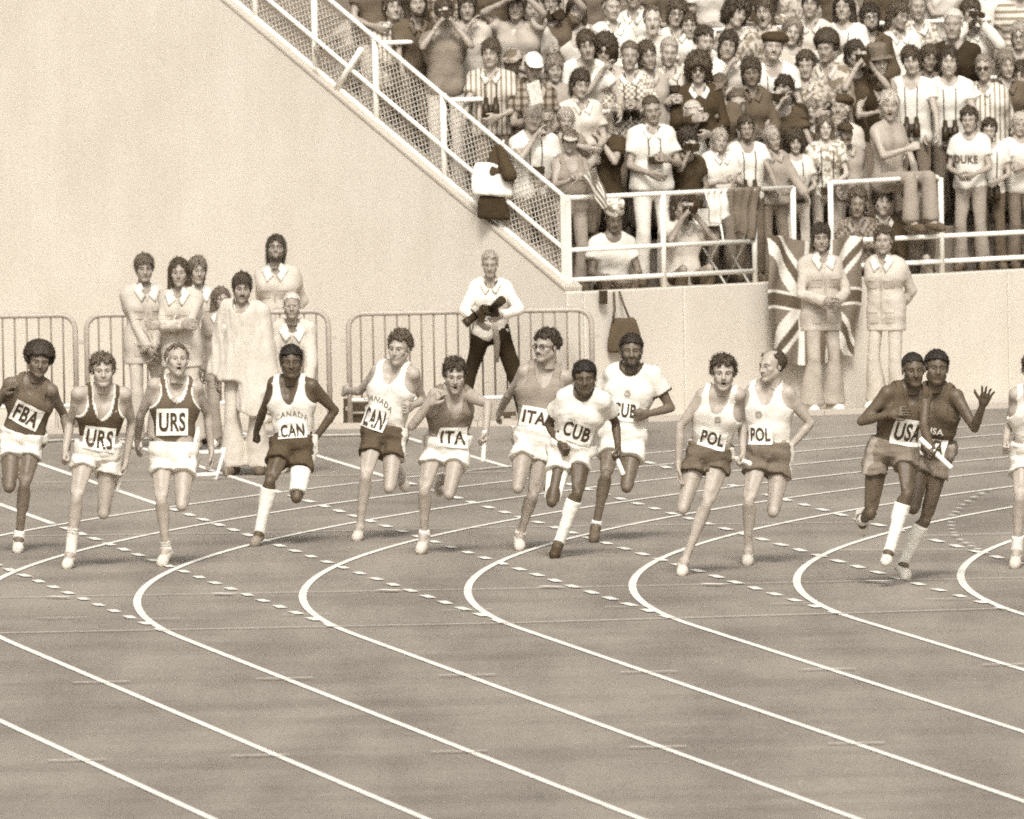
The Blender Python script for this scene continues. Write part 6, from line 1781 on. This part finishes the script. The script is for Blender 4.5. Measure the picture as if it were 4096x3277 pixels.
fan(3514, 246, 'shag', .10, .44, 'singlet', .03, 'man in felt hat and black tank top', 'chest/down', (-2, 4, 0), cap=('hat', .16), stub=.3)
fan(3643, 240, 'mop', .05, .46, 'vneck', .82, 'bowl haired youth in white T-shirt with binoculars slung at one side', 'rail/rail', (-2, 6, 0), 1.03, bino=.42, what='bowl haired youth')
fan(3717, 232, 'shag', .06, .28, 'shirt', .22, 'dark haired woman looking aside between two white T-shirts', 'down/down', (18, 8, 0), .94, face='fem')
fan(3795, 245, 'shag', .035, .46, 'tee', .82, 'dark haired youth in white T-shirt with large binoculars at his waist', 'rail/rail', (4, 4, 0), 1.03, bino=.44, what='youth with large binoculars')
fan(3935, 270, 'short', .22, .38, 'shirt', .68, 'older man in dark glasses and pale striped shirt', 'down/down', (-2, 6, 0), glasses='dark', pat='stripe', belly=.02)
fan(4024, 256, 'shag', .2, .42, 'shirt', .10, 'youth with parted light hair in dark jacket', 'down/down', (8, 6, 0), sleeve=2.0)
fan(3876, 480, 'curly', .05, .40, 'tee', .82, 'man in white DUKE T-shirt at the railing', 'belly/belly', (-4, 4, 0), row0=True, tro=.30, tprint='DUKE')
fan(3957, 522, 'curly', .045, .42, 'tee', .74, 'bearded curly haired man beside the DUKE T-shirt', 'down/belly', (-4, 6, 0), row0=True, beard=.045, tro=.10, bino=.40, what='bearded man beside the DUKE T-shirt')
fan(4079, 497, 'shag', .50, .42, 'tee', .78, 'blond spectator in white T-shirt folding both arms over the rail', 'cross/cross', (-10, 8, 0), row0=True, tro=.15)
fan(4085, 300, 'mop', .05, .38, 'shirt', .14, 'spectator in dark patterned shirt behind the blond one at the rail', 'down/down', (-4, 8, 0), pat='floral')
# ---- sitting low behind the rails
p70 = fan(3558, 420, 'shag', .52, .44, None, .5, 'shirtless blond man with clenched fist perched on the railing', 'clap/knee', (-26, 4, 4), face='shout', sit='perch', tro=.30, hands=('fist', 'relaxed'), yaw=42, st=.40)
fan(2726, 824, 'shag', .045, .36, 'shirt', .60, 'seated youth aiming a camera through the railing', 'face/face', (10, 6, 0), sit=True, cam='face', tro=.10, sleeve=.6, yaw=24, what='seated youth')
fan(2455, 868, 'short', .05, .20, 'tee', .78, 'crouching boy in patterned hat and white T-shirt', 'belly/belly', (6, 26, 0), sit=True, cap=('box_hat', .70, 'floral'), tro=.05, yaw=16, lean=12)
fan(3430, 810, 'curly', .10, .28, 'shirt', .28, 'seated man in checked jacket resting on his arms', 'knee/belly', (0, 8, 0), sit=True, pat='check', tro=.12, lean=12)
fan(3530, 805, 'mop', .035, .40, 'shirt', .05, 'seated dark haired woman in black jacket', 'knee/knee', (10, 6, 4), sit=True, face='fem', tro=.14, collar=.7)
fan(3648, 784, 'receding', .20, .46, 'shirt', .15, 'seated woman with hair pulled back and hands in her lap', 'knee/knee', (2, 4, 0), sit=True, face='fem', tro=.30)
# ---- the next row up, of whom mostly the clothes show
for k, (u, v, hs_, hv, tp, tv, pt, lb) in enumerate([
    (1500, -150, 'mop', .06, 'tee', .12, 'plain', 'dark T-shirt above the bare armed man at the fence'), (1725, -140, 'shag', .05, 'shirt', .35, 'plaid', 'plaid shirt above the man with raised elbows'),
    (1960, -150, 'curly', .05, 'tee', .09, 'plain', 'dark top above the striped shirt by the fence'), (2170, -165, 'short', .1, 'shirt', .5, 'stripe', 'striped shirt above the camera held on a stick'),
    (2380, -140, 'mop', .05, 'tee', .15, 'plain', 'dark grey T-shirt above the open collared white shirt'), (2640, -150, 'shag', .1, 'shirt', .12, 'plain', 'dark shirt above the laughing woman'),
    (2850, -150, 'mop', .05, 'tee', .62, 'plain', 'pale T-shirt above the shouting curly man'), (3010, -165, 'curly', .04, 'tee', .07, 'plain', 'black T-shirt above the screaming woman'),
    (3180, -150, 'short', .2, 'shirt', .6, 'floral', 'flowered pale shirt above the very long haired woman'), (3330, -165, 'shag', .05, 'tee', .1, 'plain', 'dark brown T-shirt above the white top with straps'),
    (3560, -145, 'curly', .05, 'shirt', .08, 'plain', 'black shirt above the boy with wide collar'), (3760, -150, 'mop', .1, 'tee', .70, 'plain', 'white T-shirt above the white haired man'),
    (3960, -120, 'short', .15, 'shirt', .72, 'plain', 'white shirt above the spectator with field glasses'), (4075, -60, 'shag', .1, 'tee', .6, 'hstripe', 'banded pale T-shirt above the fair woman with glasses')]):
    fan(u, v, hs_, hv, .40, tp, tv, 'spectator in ' + lb, 'down/down' if k % 2 else 'belly/down', pat=pt, tro=(.5, .1, .2, .08)[k % 4])
# pole with a camera, magazine
pp = on_plane(2220, 130, C0 + BV*2.2, BV)
m = MB(); m.tube([pp + ZV*.02, pp - ZV*.28], .010, 8); o = m.build('monopod', M_white, origin=pp); tag(o, 'pale stick held upright by the man in dark top', 'stick')
camera_obj(pp + ZV*.16, (.3, -1, 0), (0, 0, 1), 'round dark camera on top of the pale stick', big=1.3)
pg = on_plane(2140, 372, C0 + BV*.9, BV)
m = MB(); m.obox(pg, unit(WV + ZV*.25), unit(BV), unit(ZV - WV*.25), .075, .006, .10); o = m.build('magazine', plain('paper_print', .72, .6, .25, 22), origin=pg); tag(o, 'folded printed magazine held by the white capped man', 'magazine')
